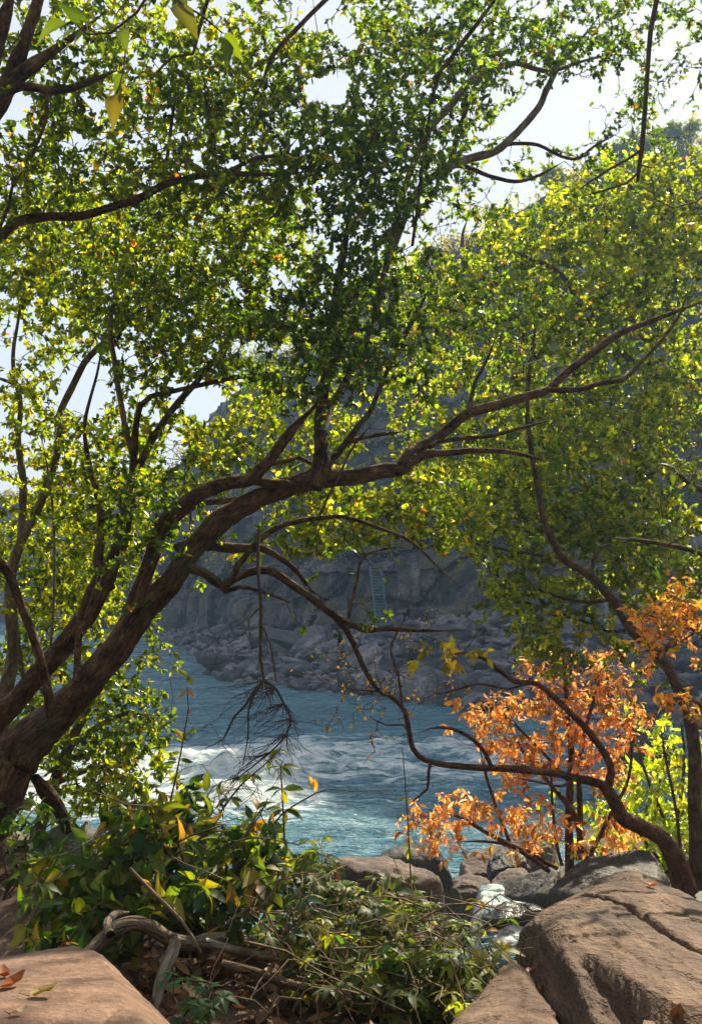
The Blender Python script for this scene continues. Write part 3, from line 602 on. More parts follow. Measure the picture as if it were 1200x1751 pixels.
for k, (pp, mt, lb) in enumerate((
    (q((841,1508,12.6),(868,1489,12.8),(896,1488,12.8),(908,1500,12.5),(905,1520,12.2),(850,1520,12.2)), 'rock_mauve', 'small mauve boulder on the rubble between the orange tree and cascade'),
    (q((790,1475,14.0),(812,1452,14.3),(850,1446,14.4),(890,1462,14.2),(905,1485,13.8),(800,1500,13.6)), 'rock_mauve', 'low purple-brown boulder on the rubble under the orange leaves'),
    (q((862,1430,16),(880,1408,16.2),(925,1406,16.3),(945,1425,16.1),(940,1450,15.7),(870,1452,15.7)), 'rock_mauve', 'pale boulder in the river behind the orange leaves'),
    (q((835,1470,13.6),(860,1452,13.8),(890,1456,13.7),(898,1478,13.4),(840,1490,13.2)), 'rock_dark', 'small dark blue-grey boulder on the rubble'),
    (q((775,1500,13.0),(800,1490,13.2),(835,1497,13.0),(838,1520,12.6),(780,1530,12.4)), 'rock_mauve', 'flat gravelly stone beside the cascade'),
    (q((0,1600,5.0),(-40,1545,5.4),(0,1528,5.6),(44,1533,5.6),(80,1545,5.3),(95,1580,5.0),(70,1640,4.6),(0,1660,4.5)), 'rock_brown', 'shaded brown boulder at the left edge behind the bush'),
    (q((0,1520,6.2),(12,1512,6.3),(40,1517,6.2),(46,1535,6.1),(0,1545,6.0)), 'rock_grey', 'small grey stone resting at the left edge'),
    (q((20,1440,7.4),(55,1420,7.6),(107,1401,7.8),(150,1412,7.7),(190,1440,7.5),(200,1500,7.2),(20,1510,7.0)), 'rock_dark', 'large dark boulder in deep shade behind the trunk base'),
    (q((1110,1530,7.8),(1140,1520,7.9),(1200,1530,7.9),(1260,1560,7.5),(1120,1570,7.3)), 'rock_dark', 'grey boulder under the right edge tree'),
    (q((1060,1262,24),(1085,1240,24.4),(1130,1246,24.4),(1150,1270,24),(1060,1285,23.6)), 'rock_grey', 'dark boulder standing in the river at right'))):
    pp = list(pp); zb = min(p_[2] for p_ in pp) - 0.7
    hull_rock('boulder', pp + foot(pp, zb, 1.35), mt, 6 if k < 5 else 5, 60, 0.08 if k not in (6,) else 0.01, 2.2, 0.014, None, 60 + 3 * k, lb)
# scree of boulders along the far bank
protos = []
for k in range(14):
    n = rng.normal(size=(15, 3)); n /= np.linalg.norm(n, axis=1)[:, None]; D, r, F = star(n, rng.uniform(0.6, 1.0, 15), 3, 60)
    V = D * np.minimum(r, 1.5)[:, None] * [1.15, 0.9, 0.72]; V = V * (1 + 0.05 * fbm(V * 2.5, 3, k)[:, None])
    protos.append(make_mesh('boulder', V, None, F, None, M['rock_grey'], smooth=False))
nb = 0; mass = []
D0, F0 = ico(1)
def scree_at(px, f):
    w = float(WL(px)); e = float(np.interp(px, [-900, 300, 400, 2100], [14, 10, 8, 8])); return on_cliff(px, 0.06 + 0.16 * f), w, e
spots = []
for k in range(430):
    px_ = rng.uniform(365, 1290); f = rng.random() ** 1.2 * 1.02 - 0.02; p_, w, e = scree_at(px_, max(f, 0)); p_[1] += rng.uniform(-.5, .5); p_[0] += rng.uniform(-.4, .4)
    if f < 0.06: p_[2] = WATER_Z + 0.05
    s = 0.24 + 1.05 * rng.random() ** 3.2; spots.append((p_, s))
spots.sort(key=lambda t: -t[1])
for p_, s in spots[:290]:
    o = obj('boulder', protos[rng.integers(14)]); o.location = Vector(p_ + [0, 0, s * 0.25]); s *= .8; o.scale = (s * rng.uniform(.8, 1.3), s * rng.uniform(.8, 1.2), s * rng.uniform(.7, 1.1)); o.rotation_euler = (rng.uniform(-.5, .5), rng.uniform(-.5, .5), rng.uniform(0, 6.3))
    qx = project(p_)[0][0]; up_ = float(p_[1] - WL(qx))
    row = 'at the far waterline' if up_ < 2.2 else ('midway up the far bank' if up_ < 5.5 else 'high on the far bank')
    sec = 'by the river bend' if qx < 500 else ('below the teal ladder' if qx < 720 else ('behind the orange leaves' if qx < 1000 else 'behind the right edge trees'))
    size = 'large' if s > .62 else ('medium' if s > .42 else 'small')
    tag(o, '%s grey angular boulder %s, %s' % (size, row, sec), 'boulder', '%s boulders %s, %s' % (size, row, sec))
for nm, px_, py_, dd_, s, lb in (('boulder', 392, 1162, 43.2, .75, 'isolated round boulder at the far point, standing in the river'), ('boulder', 505, 1150, 42.3, 1.0, 'largest dark boulder at the far waterline, near the hanging dead branch'), ('boulder', 600, 1172, 40.2, .62, 'pale flat boulder at the far waterline below the ladder')):
    o = obj(nm, protos[int(px_) % 14]); o.location = Vector(P(px_, py_, dd_)); o.scale = (s, s, s * .8); o.rotation_euler = (0.2, 0.3, px_); tag(o, lb, 'boulder')
for k in range(3400):
    px_ = rng.uniform(280, 1350); f = rng.random() * 1.08; p_, w, e = scree_at(px_, f); p_[:2] += rng.uniform(-.5, .5, 2); s = rng.uniform(.10, .32)
    Vv = D0 * (0.75 + 0.5 * rng.random((len(D0), 1))) * [1.2, .9, .7] * s; a_ = rng.uniform(0, 6.3); ca, sa = math.cos(a_), math.sin(a_)
    Vv = np.stack([Vv[:, 0] * ca - Vv[:, 1] * sa, Vv[:, 0] * sa + Vv[:, 1] * ca, Vv[:, 2]], 1) + p_ + [0, 0, .08]
    mass.append((Vv, np.zeros((0, 4), int), F0))
V, Q, T = merge(mass); o = obj('scree', make_mesh('scree', V, None, T, None, M['rock_grey'], False)); o['kind'] = 'stuff'; o['label'] = 'loose grey rubble filling the far bank between boulders'; o['category'] = 'rubble'

# teal ladder fixed to the cliff
lad = thing('ladder', 'narrow teal metal ladder climbing the cliff above the far bank', 'ladder', P(650, 1072, 44.4))
b0, t0 = P(652, 1072, 44.2), P(643, 968, 46.2)
b0, t0 = P(653, 1072, 44.0), P(642, 968, 44.6)
wv = np.array([0.26, 0, 0])
for sgn in (-1, 1):
    V, Q, T = tube(np.array([b0 + sgn * wv, t0 + sgn * wv]), np.array([.035, .035]), 6); obj('rail', make_mesh('rail', V, Q, T, None, M['teal']), lad)
V, Q, T = tube(np.array([-wv, wv]), np.array([.028, .028]), 5); rm = make_mesh('rung', V, Q, T, None, M['teal'])
for k in range(20):
    c = b0 + (t0 - b0) * (k + .5) / 20; o = bpy.data.objects.new('rung', rm); col.objects.link(o); o.parent = lad; o.location = Vector(c) - lad.location
for sgn in (-1, 1):
    for f in (.1, .9):
        c = b0 + (t0 - b0) * f + sgn * wv; V, Q, T = tube(np.array([c, c + [0, 2.0, 0]]), np.array([.025, .025]), 5); obj('bracket', make_mesh('bracket', V, Q, T, None, M['teal']), lad)

# scrub on the gorge wall and trees along its rim
pos = []
for k in range(950):
    px_ = rng.uniform(-300, 1500); u = rng.choice([rng.uniform(.42, .50), rng.uniform(.9, 1.0) ** 1, rng.uniform(.5, .95)], p=[.3, .5, .2]); u = min(u, .985); p_ = on_cliff(px_, u)
    if vnoise(p_[None] * 0.22, 4)[0] < -0.1: continue
    r = rng.uniform(.35, 1.0); pos.append(p_ + [0, 0, r * .5] + rng.normal(size=(46, 3)) * r * [.5, .5, .42])
pos = np.vstack(pos); n = len(pos)
me = leaves_mesh('scrub', pos, rng.normal(size=(n, 3)), rng.normal(size=(n, 3)) + [0, 0, .8], rng.uniform(.16, .32, n), pick([((.06, .07, .02), 3), ((.09, .085, .03), 3), ((.13, .10, .05), 2), ((.04, .055, .02), 2)], n), 'small', M['leaf'])
o = obj('scrub', me); o['kind'] = 'stuff'; o['label'] = 'dry scrub growing on the ledges and rim of the gorge wall'; o['category'] = 'scrub'
for k, (px_, h, lb) in enumerate(((1075, 1.2, 'hazy tree on the gorge rim left of the hanging dead branch'), (1125, 1.3, 'hazy rounded tree on the gorge rim right of the hanging dead branch'), (1185, 1.6, 'hazy tree on the gorge rim at the right edge'), (945, 1.2, 'small hazy tree on the gorge rim in the upper sky gap'), (420, 2.2, 'small hazy tree on the gorge rim at its left end'), (465, 2.6, 'hazy tree on the gorge rim above the tree fork'))):
    b_ = on_cliff(px_, .93); t = thing('rim_tree', lb, 'tree', b_, 'trees on the gorge rim')
    V, Q, T = tube(np.array([b_ - [0, 0, .4], b_ + [0.1, 0, h * .35], b_ + [-.1, 0, h * .7]]), np.array([.16, .12, .05]), 7); obj('trunk', make_mesh('trunk', V, Q, T, None, M['bark_mid']), t)
    cs = b_ + [0, 0, h * .72] + rng.normal(size=(16, 3)) * h * [.28, .25, .16]; pp = np.vstack([c + rng.normal(size=(75, 3)) * h * .09 for c in cs]); n = len(pp)
    obj('crown', leaves_mesh('crown', pp, rng.normal(size=(n, 3)), rng.normal(size=(n, 3)) + [0, 0, .6], rng.uniform(.16, .30, n), pick([((.07, .09, .02), 3), ((.05, .07, .02), 3)], n), 'small', M['leaf']), t, 'stuff')
# ================================================================== TREES
def D(L, d0, d1=None):
    """(px, py, r) list -> (px, py, depth, r) with depth running d0 -> d1"""
    d1 = d0 if d1 is None else d1; n = max(1, len(L) - 1)
    return [(a, b, d0 + (d1 - d0) * i / n, r) for i, (a, b, r) in enumerate(L)]

# ---- main leaning tree
t1 = Plant('leaning_tree', 'big leaning tree with thick brown trunk arching from lower left to the right', 'tree', P(5, 1430, 6.0))
t1.limb(D([(-65,1475,66),(-20,1400,53),(28,1302,44),(65,1258,37),(98,1222,32),(158,1147,28.5),(223,1078,26),(265,1028,24),(305,968,22),(335,933,22.5),(377,893,22),(440,856,19.5),(498,835,18.5),(540,822,20),(594,818,15),(657,806,14),(690,800,13),(711,782,12)], 6.0, 6.5), 'trunk', 22, 0.16, 0.035)
t1.limb(D([(538,835,14),(546,805,19),(548,760,14),(550,700,12.5),(556,650,11),(566,590,10),(575,500,8),(590,420,7),(600,340,5)], 6.3, 6.8), sides=12)
t1.limb(D([(552,740,8),(562,705,8),(575,680,7.5),(592,652,7),(620,590,7),(650,500,6.5),(690,330,6),(720,250,6.5),(740,215,6.5),(775,175,7),(810,135,7),(840,120,5.5),(880,108,5),(920,118,4.5),(950,120,4),(1030,95,3),(1110,95,2)], 6.4, 8.6), sides=9, mat=M['bark_pale'])
t1.limb(D([(812,134,5),(825,110,5),(835,80,4.5),(845,30,4),(850,-20,3)], 8, 8.2), sides=7, mat=M['bark_pale'])
t1.limb(D([(640,520,6),(690,380,6),(720,320,6.5),(760,290,8),(800,272,8),(850,255,8),(885,225,7),(920,185,6.5),(935,150,6),(960,105,5),(990,70,4),(1030,20,3)], 6.9, 8.8), sides=9, mat=M['bark_pale'])
t1.limb(D([(860,250,4),(875,245,4),(920,247,3.5),(960,267,3),(990,270,3),(1015,250,2.5),(1060,225,2)], 8.3, 8.8), sides=6)
t1.limb(D([(750,280,5),(800,285,4.5),(835,300,4),(880,310,3.5),(920,300,3),(965,275,2.5)], 8.0, 8.4), sides=6)
t1.limb(D([(770,285,6),(775,260,6),(785,225,5),(805,165,4),(818,120,3)], 8.0, 8.2), sides=6)
t1.limb(D([(705,420,3),(740,160,3.5),(770,100,4.5),(800,60,4.5),(845,0,4),(880,-60,3)], 6.4, 6.0), sides=7)
t1.limb(D([(556,800,8),(569,785,7.5),(594,756,6.5),(615,727,5.5),(632,706,5),(660,640,4),(700,560,3.5),(740,480,3)], 6.35, 6.9), sides=8)
t1.limb(D([(575,778,5),(600,755,5),(640,745,4),(690,738,3)], 6.4, 6.8), sides=6)
t1.limb(D([(690,798,12),(703,778,13),(712,768,10),(755,745,10),(800,707,9.5),(860,690,9),(920,675,8.5),(940,665,8),(985,625,7.5),(1030,592,7),(1065,567,6.5),(1110,550,5),(1175,525,4),(1240,500,3)], 6.45, 7.4), sides=10)
t1.limb(D([(935,668,5.5),(990,667,5.5),(1030,655,5),(1065,650,4.5),(1100,615,4),(1140,570,3.5),(1165,530,3),(1180,480,2)], 6.9, 7.3), sides=7)
t1.limb(D([(705,790,10),(730,778,8),(765,775,6.5),(820,770,5.5),(880,775,4),(945,790,3)], 6.5, 6.9), sides=7)
t1.limb(D([(735,765,5),(750,757,5),(790,750,4.5),(840,745,4),(900,730,3),(945,717,2.5)], 6.5, 6.8), sides=6)
t1.limb(D([(798,708,4),(805,690,4),(812,655,3.5),(830,620,2.5),(850,570,2)], 6.7, 6.9), sides=6)
t1.limb(D([(215,1085,16),(238,1015,15),(258,950,14.5),(275,905,14),(300,872,15),(335,848,14),(377,831,13.5),(427,822,12.5),(445,805,11.5),(457,793,11),(482,756,10.5),(511,722,10),(540,693,8),(556,670,6)], 6.15, 6.3), sides=14, lump=.16, step=.04)
t1.limb(D([(430,822,8),(470,828,9),(510,828,8)], 6.25, 6.3), sides=8)
t1.limb(D([(465,795,4),(490,790,5),(510,783,4.5),(530,792,4),(545,800,4)], 6.4, 6.6), sides=6)
t1.limb(D([(300,890,7),(340,862,6),(380,857,6),(420,850,5)], 6.5, 6.6), sides=7)
t1.limb(D([(300,940,14),(345,934,11),(365,935,10),(398,939,10),(448,939,8),(473,952,6),(507,977,4.5),(532,1010,3.5),(565,1027,3)], 6.3, 6.5), sides=9)
t1.limb(D([(300,945,14),(323,968,10),(352,981,9.5),(382,1002,10),(402,989,9),(423,981,8.5),(461,977,8),(490,993,7.5),(532,1022,7),(565,1047,6.5),(594,1064,6),(627,1079,5.5),(657,1075,5),(700,1078,4.5),(740,1079,4),(800,1077,2.5)], 6.2, 6.3), sides=10, lump=.16)
t1.limb(D([(562,1045,5.5),(590,1075,5.5),(605,1105,5),(625,1150,4.5),(650,1185,4),(668,1192,2.5)], 6.3, 6.4), sides=7)
t1.limb(D([(380,1002,5),(384,1012,4.5),(410,1004,4),(448,1012,3.2),(490,1027,2.6),(513,1037,2)], 6.2, 6.1), sides=6)
t1.limb(D([(396,992,6),(405,970,6.5),(419,952,6),(440,927,6),(473,902,5.5),(511,891,5),(552,885,4.5),(586,883,4.2),(615,891,3.8),(657,906,3.2),(690,918,3),(720,940,2.6),(760,980,2.2),(800,1010,1.6)], 6.2, 6.5), sides=7)
t1.limb(D([(595,1064,3),(600,1030,3),(612,990,2.8),(618,955,2.5),(650,940,2),(700,935,1.4)], 6.3, 6.5), sides=5)
t1.limb(D([(545,885,2),(560,850,2.5),(580,815,2.5),(600,770,2),(640,720,1.6)], 6.2, 6.3), sides=5)
t1.limb(D([(88,1225,10),(80,1165,8.5),(62,1100,8),(38,1040,8),(15,985,8),(-10,950,8),(-40,900,8)], 5.9, 5.8), sides=10)
t1.limb(D([(130,1165,7.5),(132,1110,7),(140,1050,7),(155,1005,6.5),(170,975,7)], 6.0, 6.2), sides=8)
t1.limb(D([(60,1330,9),(80,1356,15),(100,1385,13),(115,1420,10)], 6.4, 6.8), name='root', sides=9)
dead = t1.limb(D([(442,905,2.4),(441,977,3.2),(447,1039,3.4),(445,1126,3.2),(451,1164,3),(435,1182,3.2),(420,1206,2.6),(401,1226,2.2),(382,1264,1.4)], 6.1, 6.0), 'dead_branch', 6, 0.12, .06, M['twig'], 'bare dead branch hanging straight down over the river', nodes=False)
dl = [[(435,1182,2.2),(420,1206,2),(401,1226,1.6),(382,1264,1.2),(350,1280,.8)], [(451,1164,2.4),(470,1176,2.2),(485,1203,1.9),(497,1229,2),(489,1256,1.7),(462,1287,1.5),(409,1329,1)], [(435,1182,2),(425,1215,1.6),(424,1260,1.2),(415,1310,.8)], [(448,1070,2),(462,1100,1.6),(468,1140,1.3),(472,1165,1)], [(443,1040,1.4),(425,1060,1.2),(432,1110,1)]]
for k in range(230):
    L0 = dl[k % len(dl)] if k < 90 else dl[1]; i = rng.integers(0, len(L0)); a, b, r0 = L0[i]; L = [(a, b, min(.8, r0))]; dx, dy = rng.uniform(-24, 12), rng.uniform(0, 13)
    for s in range(rng.integers(3, 6)): a += dx * rng.uniform(.3, 1.4) + rng.uniform(-5, 5); b += dy + rng.uniform(-4, 8); L.append((a, b, .55 - .06 * s))
    dl.append(L)
V, Q, T = merge([tube(*resample(np.array([P(a, b, 6.0 + .15 * math.sin(k * 1.7)) for a, b, r in L]), np.array([r * 6 / FPX for a, b, r in L]), .05), 4) for k, L in enumerate(dl)])
o = obj('twigs', make_mesh('twigs', V, Q, T, None, M['twig'])); o.parent = dead; o.location = (0, 0, 0); o['kind'] = 'stuff'
near = [(600,250,110,90,6.6,.7,.8),(640,350,100,80,6.6,.7,.85),(560,470,110,80,6.5,.8,.8),(560,590,90,60,6.4,.6,1.2),(480,560,80,50,6.3,.5,1.0),(660,470,80,70,6.9,.8,1.2),(700,230,80,70,7,.8,1.0),(640,120,80,80,6.8,.8,.9),(560,250,60,70,6.6,.6,1.0),
 (620,640,70,50,6.5,.5,1.2),(540,660,40,40,6.4,.5,.9),(690,600,80,60,6.8,.6,1.0),(760,520,90,60,7.2,.7,.8),(470,650,50,30,6.4,.4,.7),(590,1010,22,70,6.3,.2,1.0),(585,930,30,30,6.3,.2,.6),
 (860,60,110,60,8.3,.7,1.0),(960,90,90,60,8.6,.7,1.0),(1100,60,70,60,8.9,.6,.8),(1040,40,60,40,8.8,.6,1.0),(760,40,80,40,8,.6,1.1),(680,60,60,60,7.6,.6,1.0),(930,30,70,30,8.6,.5,1.0),(1160,40,40,40,8.9,.4,.9),(1150,170,50,60,8.9,.5,.8),(1170,80,40,60,8.9,.4,.8),(1100,200,50,40,9,.4,.7),(1060,180,50,40,8.9,.4,.6),(900,160,60,40,8.5,.5,.6),(800,200,60,60,8.0,.6,.8),(760,120,60,70,7.8,.6,.9),(1030,110,70,50,8.7,.6,.5),(1000,160,60,30,8.7,.5,.4),(860,290,70,40,8.4,.5,.7),(960,285,60,40,8.7,.5,.6),(1050,240,60,40,8.8,.4,.5),(840,370,60,60,8.0,.6,.8),
 (900,560,90,50,7.1,.6,.5),(1050,600,70,40,7.3,.5,.4),(1130,540,60,40,7.4,.4,.5),(730,750,30,16,6.5,.2,.5),(800,600,80,50,7.0,.6,.6),(260,930,60,50,6.1,.3,.9),(280,990,30,30,6.2,.2,.5),(255,870,50,40,6.2,.3,.7)]
t1.grow(near, DARKGREEN, 0.048, 17, k=30)  # near crown leaves stand in shade: that shade is put into a darker palette
back = [(470,690,70,40,8.6,.6,1.0),(420,710,50,30,8.6,.5,.9),(540,650,60,30,8.4,.5,.8),(420,760,90,50,8.2,.8,1.2),(360,810,60,50,8.0,.7,1.1),(520,740,70,50,8.4,.8,1.1),(590,760,60,50,8.4,.7,.9),(560,860,80,40,7.6,.6,1.1),(500,910,80,36,7.4,.5,1.1),(600,910,60,36,7.4,.5,1.1),(560,955,50,25,7.2,.4,.7),(460,960,40,20,7.0,.3,.5),(400,900,50,30,7.4,.5,.7),(700,840,60,40,7.6,.6,1.1),(640,860,50,40,7.5,.5,.9),(760,890,70,50,7.8,.7,1.0),(700,950,50,40,7.4,.4,.8),(680,680,60,40,7.6,.6,.7)]
t1.grow(back, YELLOWGREEN, 0.054, 17, k=34)  # back leaves of the same tree: backlight put into a yellower, brighter palette
t1.finish(300)

# ---- second trunk beside it
t2 = Plant('twin_trunk_tree', 'slimmer brown tree close behind the big leaning trunk, forking upward', 'tree', P(-60, 1330, 7.4))
t2.limb(D([(-80,1330,26),(0,1225,22),(33,1190,20),(85,1130,19),(133,1070,18),(172,1010,16.5),(203,945,14),(216,880,10.5),(227,815,9.5)], 7.3, 7.3), 'trunk', 16, .15, .05)
t2.limb(D([(226,825,7.5),(230,770,7),(233,730,6),(240,695,5.5),(258,678,5.2),(300,668,5),(345,657,4.6),(400,645,5),(450,643,4.5),(525,648,3)], 7.3, 6.9), sides=8)
t2.limb(D([(226,815,8),(245,785,7.2),(265,745,6.8),(295,702,6.2),(325,668,5.8),(350,635,5),(400,570,5),(440,500,4),(470,430,3)], 7.3, 7.6), sides=8)
t2.limb(D([(288,712,4),(275,690,4),(282,660,4),(300,620,3.5),(330,560,3),(345,500,2)], 7.4, 7.6), sides=6)
t2.limb(D([(228,780,6),(215,730,6),(203,670,5.5),(195,620,5),(188,570,4.5),(195,510,4),(215,440,3.5),(230,380,3)], 7.3, 7.6), sides=7, mat=M['bark_pale'])
t2.limb(D([(185,1010,14),(170,960,10),(175,900,8),(165,840,6),(150,780,4.5),(145,720,3.6),(165,640,2.6),(180,560,2)], 7.3, 7.6), sides=8)
b2 = [(200,720,70,70,8.2,.6,.45),(330,740,60,60,8.2,.6,.5),(130,700,60,60,8.2,.5,.4),(280,600,60,50,8,.5,.7),(400,660,60,30,8,.4,.5),(260,770,50,50,8.4,.4,.8),(330,580,100,50,7.4,.6,1.3),(420,540,80,60,7.5,.7,1.2),(260,520,80,70,7.8,.8,1.2),(200,480,80,70,8.0,.8,1.2),(400,470,100,60,7.8,.8,1.2),(300,450,100,60,7.8,.8,1.3),(240,380,90,60,8.0,.8,1.2),(380,380,110,60,7.9,.8,1.3),(470,420,70,70,7.7,.7,1.1),(420,610,60,24,7.1,.4,.8),(320,640,60,24,7.3,.4,.8),(240,640,40,40,7.4,.4,.7),(480,610,40,30,7,.3,.6),
      (230,740,30,40,7.4,.4,.5),(170,900,50,60,7.5,.6,.9),(180,800,50,50,7.6,.6,.7),(230,860,40,40,7.2,.4,.8)]
t2.grow(b2, GREEN, 0.05, 17, k=31)
t2.finish(300)

# ---- thin-stemmed trees on the left bank
t3 = Plant('thin_stem_tree', 'thin pale tree curving up at the left edge against the sky', 'tree', P(-10, 1400, 8.6), 'bark_pale')
t3.limb(D([(-12,1400,15),(2,1260,14),(12,1180,13),(24,1105,12),(18,1035,11),(20,980,9),(35,930,8.5),(55,890,8),(80,830,7.5),(98,770,7),(102,710,6.5),(120,665,6.5),(145,620,6),(175,590,5.5),(210,560,4.5),(250,500,3.5),(280,430,2.5)], 8.6, 8.4), 'trunk', 10, .1, .06)
t3.limb(D([(36,930,8),(38,880,7.5),(38,815,7),(30,750,6),(35,690,5),(22,620,4),(32,540,3),(50,460,2)], 8.6, 8.5), sides=8)
t3.limb(D([(85,1170,2.5),(88,1100,2.5),(93,1000,2.5),(92,900,2.5),(84,820,2.2),(70,740,2)], 7.9, 7.9), sides=6)
t3.limb(D([(102,730,4),(60,690,4),(30,660,3.5),(-20,640,3)], 8.5, 8.3), sides=6)
b3 = [(60,480,90,70,8.6,.8,1.2),(120,400,100,70,8.6,.8,1.3),(30,560,60,40,8.5,.6,.8),(150,540,60,50,8.5,.6,.9),(50,660,60,40,8.4,.5,.7),(40,740,60,50,8.5,.6,.9),(150,760,50,40,8.8,.5,.8),(60,860,80,50,8.8,.7,1.0),(160,850,60,40,9.0,.6,.9),(60,420,80,50,8.5,.7,1.1),(110,950,90,60,9.2,.8,1.2),(30,1000,50,60,9.2,.7,1.1),(120,1060,80,60,9.4,.8,1.2),(240,560,50,40,8.4,.5,.6),(180,660,30,30,8.6,.3,.4)]
b3 += [(100,640,40,30,9.5,.4,.5),(60,800,70,40,9.8,.5,1.2),(150,810,60,40,10,.5,1.2),(230,800,50,40,10,.5,1.0),(200,900,60,50,10,.5,1.2),(60,920,60,50,10,.5,1.2),(250,960,40,40,10,.5,.8),(20,680,30,40,9,.4,.8),(150,1000,70,50,10,.5,1.2),(300,830,40,40,9.5,.4,.9)]
t3.grow(b3, YELLOWGREEN, 0.056, 17, k=32)
t3.finish(200)
# low leafy tree on the left bank, hanging over the water
t11 = Plant('bank_tree', 'leafy tree on the left bank hanging over the water below the trunk', 'tree', P(60, 1430, 9.2), 'bark_mid')
t11.limb(D([(60,1440,12),(90,1340,11),(130,1250,9),(175,1170,7),(220,1110,5),(260,1060,3)], 9.2, 9.0), 'trunk', 9, .1, .08)
t11.limb(D([(120,1275,6),(170,1240,5),(220,1220,4),(250,1225,3)], 9.1, 8.6), sides=6)
t11.limb(D([(90,1340,6),(140,1320,5),(190,1310,4),(240,1320,3)], 9.1, 8.6), sides=6)
t11.limb(D([(100,1300,7),(60,1220,6),(40,1150,5),(30,1080,4)], 9.2, 9.6), sides=6)
t11.grow([(215,1150,40,40,8.8,.5,1.1),(240,1220,28,50,8.6,.4,1.2),(190,1240,50,50,8.7,.5,1.2),(220,1310,48,40,8.5,.4,1.7),(150,1330,60,40,8.8,.5,1.6),(250,1270,30,40,8.5,.3,1.2),(90,1360,40,24,8.8,.3,1.2),(280,1070,24,26,9,.3,.8),(290,1010,26,24,9,.3,.8),(240,1100,40,30,9,.4,.8),(100,1200,70,60,9.6,.7,1.1),(40,1130,50,80,9.8,.8,1.2),(30,1260,50,60,9.8,.7,.9),(120,1270,60,40,9.2,.5,.9)], GREEN, .062, 14, k=32, droop=.5)
t11.finish(300)

# ---- overhead tree, upper left
t4 = Plant('overhead_tree', 'tree whose dark boughs enter at the top left corner and upper left edge', 'tree', P(-420, 1500, 5.6))
t4.limb(D([(-420,1520,80),(-400,1100,66),(-330,700,56),(-240,460,46),(-130,330,38),(-40,230,24),(10,150,18),(32,95,15),(52,45,12),(70,-20,10),(80,-90,8)], 5.6, 5.2), 'trunk', 16, .14, .06)
t4.limb(D([(-30,225,18),(20,140,16),(60,108,13),(90,88,9),(130,60,6),(180,20,4)], 5.2, 5.4), sides=12)
t4.limb(D([(-60,250,20),(-24,140,18),(-4,70,16),(12,20,14),(28,-30,12)], 5.1, 5.1), sides=12)
t4.limb(D([(5,160,9),(40,147,8.5),(85,155,8),(115,152,7.5),(150,140,6),(200,120,4)], 5.2, 5.4), sides=8)
t4.limb(D([(-220,470,14),(-60,435,11),(0,405,9.5),(30,380,9),(85,370,9),(140,367,8.5),(200,350,8),(245,335,7.5),(280,315,7),(340,300,6),(390,295,5),(450,297,4.5),(505,295,4),(560,285,3)], 5.5, 6.2), sides=10)
t4.limb(D([(255,332,6),(262,322,5),(272,312,3)], 5.8, 5.8), sides=6)
t4.limb(D([(388,294,4),(435,270,4),(480,262,3.5),(505,240,3)], 6.0, 6.2), sides=6)
t4.limb(D([(280,315,4),(286,270,4),(292,220,3.5),(300,165,3),(306,140,2)], 5.9, 6.0), sides=6)
t4.limb(D([(370,298,2.5),(367,240,2.5),(352,170,2.2),(350,125,1.6)], 6.0, 6.0), sides=6)
t4.limb(D([(80,158,4),(80,200,3.5),(65,240,3),(50,275,2.5)], 5.2, 5.2), sides=6)
t4.limb(D([(-5,400,4),(15,350,3.5),(20,320,3),(40,290,2)], 5.5, 5.5), sides=6)
t4.limb(D([(620,-60,5),(555,0,4.5),(500,55,4.5),(465,95,4),(450,135,3.5),(430,175,2.5)], 5.6, 5.6), sides=6)
t4.limb(D([(362,-20,4),(350,15,3.8),(335,75,3.5),(330,92,3),(295,97,2.8),(265,128,2.4),(245,150,2)], 5.0, 5.0), sides=6)
b4 = [(60,60,60,50,5.5,.4,.8),(120,60,60,40,5.6,.4,.8),(90,130,60,40,5.5,.4,.7),(30,190,40,30,5.5,.3,.7),(120,200,90,50,6.0,.6,.9),(60,260,70,40,5.9,.6,.9),(240,180,80,50,6.2,.6,.9),(330,150,80,60,6.3,.6,1.0),(420,200,70,60,6.3,.6,1.1),(180,290,90,40,6.0,.6,1.1),(80,330,80,40,5.9,.5,1.0),(300,260,90,40,6.2,.6,1.1),(460,260,60,40,6.3,.5,1.1),(450,100,70,60,6.2,.6,1.0),(380,60,70,50,6.1,.6,.9),(280,60,80,50,6.0,.6,.8),(170,110,60,40,5.9,.5,.7),(540,60,60,50,6.2,.5,.7),(620,30,50,40,6.3,.5,.6),(200,20,60,30,5.8,.5,.7),(440,330,80,40,6.3,.6,1.1),(330,340,90,40,6.2,.6,1.1),(200,420,80,40,6.4,.6,.8),(510,170,40,60,6.4,.5,.9),(20,310,50,50,5.7,.4,.8),(30,30,40,30,5.6,.4,.4)]
t4.grow(b4, GREEN, 0.046, 17, k=30)
t4.finish(300)

# ---- right bank trees
t6 = Plant('right_bank_tree', 'slender brown tree at the right edge, its trunk bending left as it rises', 'tree', P(1188, 1520, 8.2), 'bark_mid')
t6.limb(D([(1190,1525,16),(1192,1450,14),(1190,1360,12.5),(1186,1290,12),(1180,1230,11.5),(1160,1180,10),(1130,1125,9.5),(1080,1075,9),(1045,1025,8.5),(1005,980,8),(965,955,8),(945,925,7),(930,890,6.5),(918,830,5.5),(908,770,5),(902,710,4.5),(905,640,4),(915,560,3)], 8.2, 8.4), 'trunk', 12, .1, .06)
t6.limb(D([(1181,1240,8),(1195,1205,8),(1215,1180,8),(1260,1080,8),(1290,900,6),(1280,760,4)], 8.2, 8.8), sides=8)
t6.limb(D([(1130,1125,4.5),(1148,1097,4),(1172,1077,3.6),(1205,1066,3)], 8.4, 8.2), sides=6)
t6.limb(D([(1010,982,4),(1018,955,3.5),(1032,935,3),(1060,930,2.4)], 8.7, 8.9), sides=6)
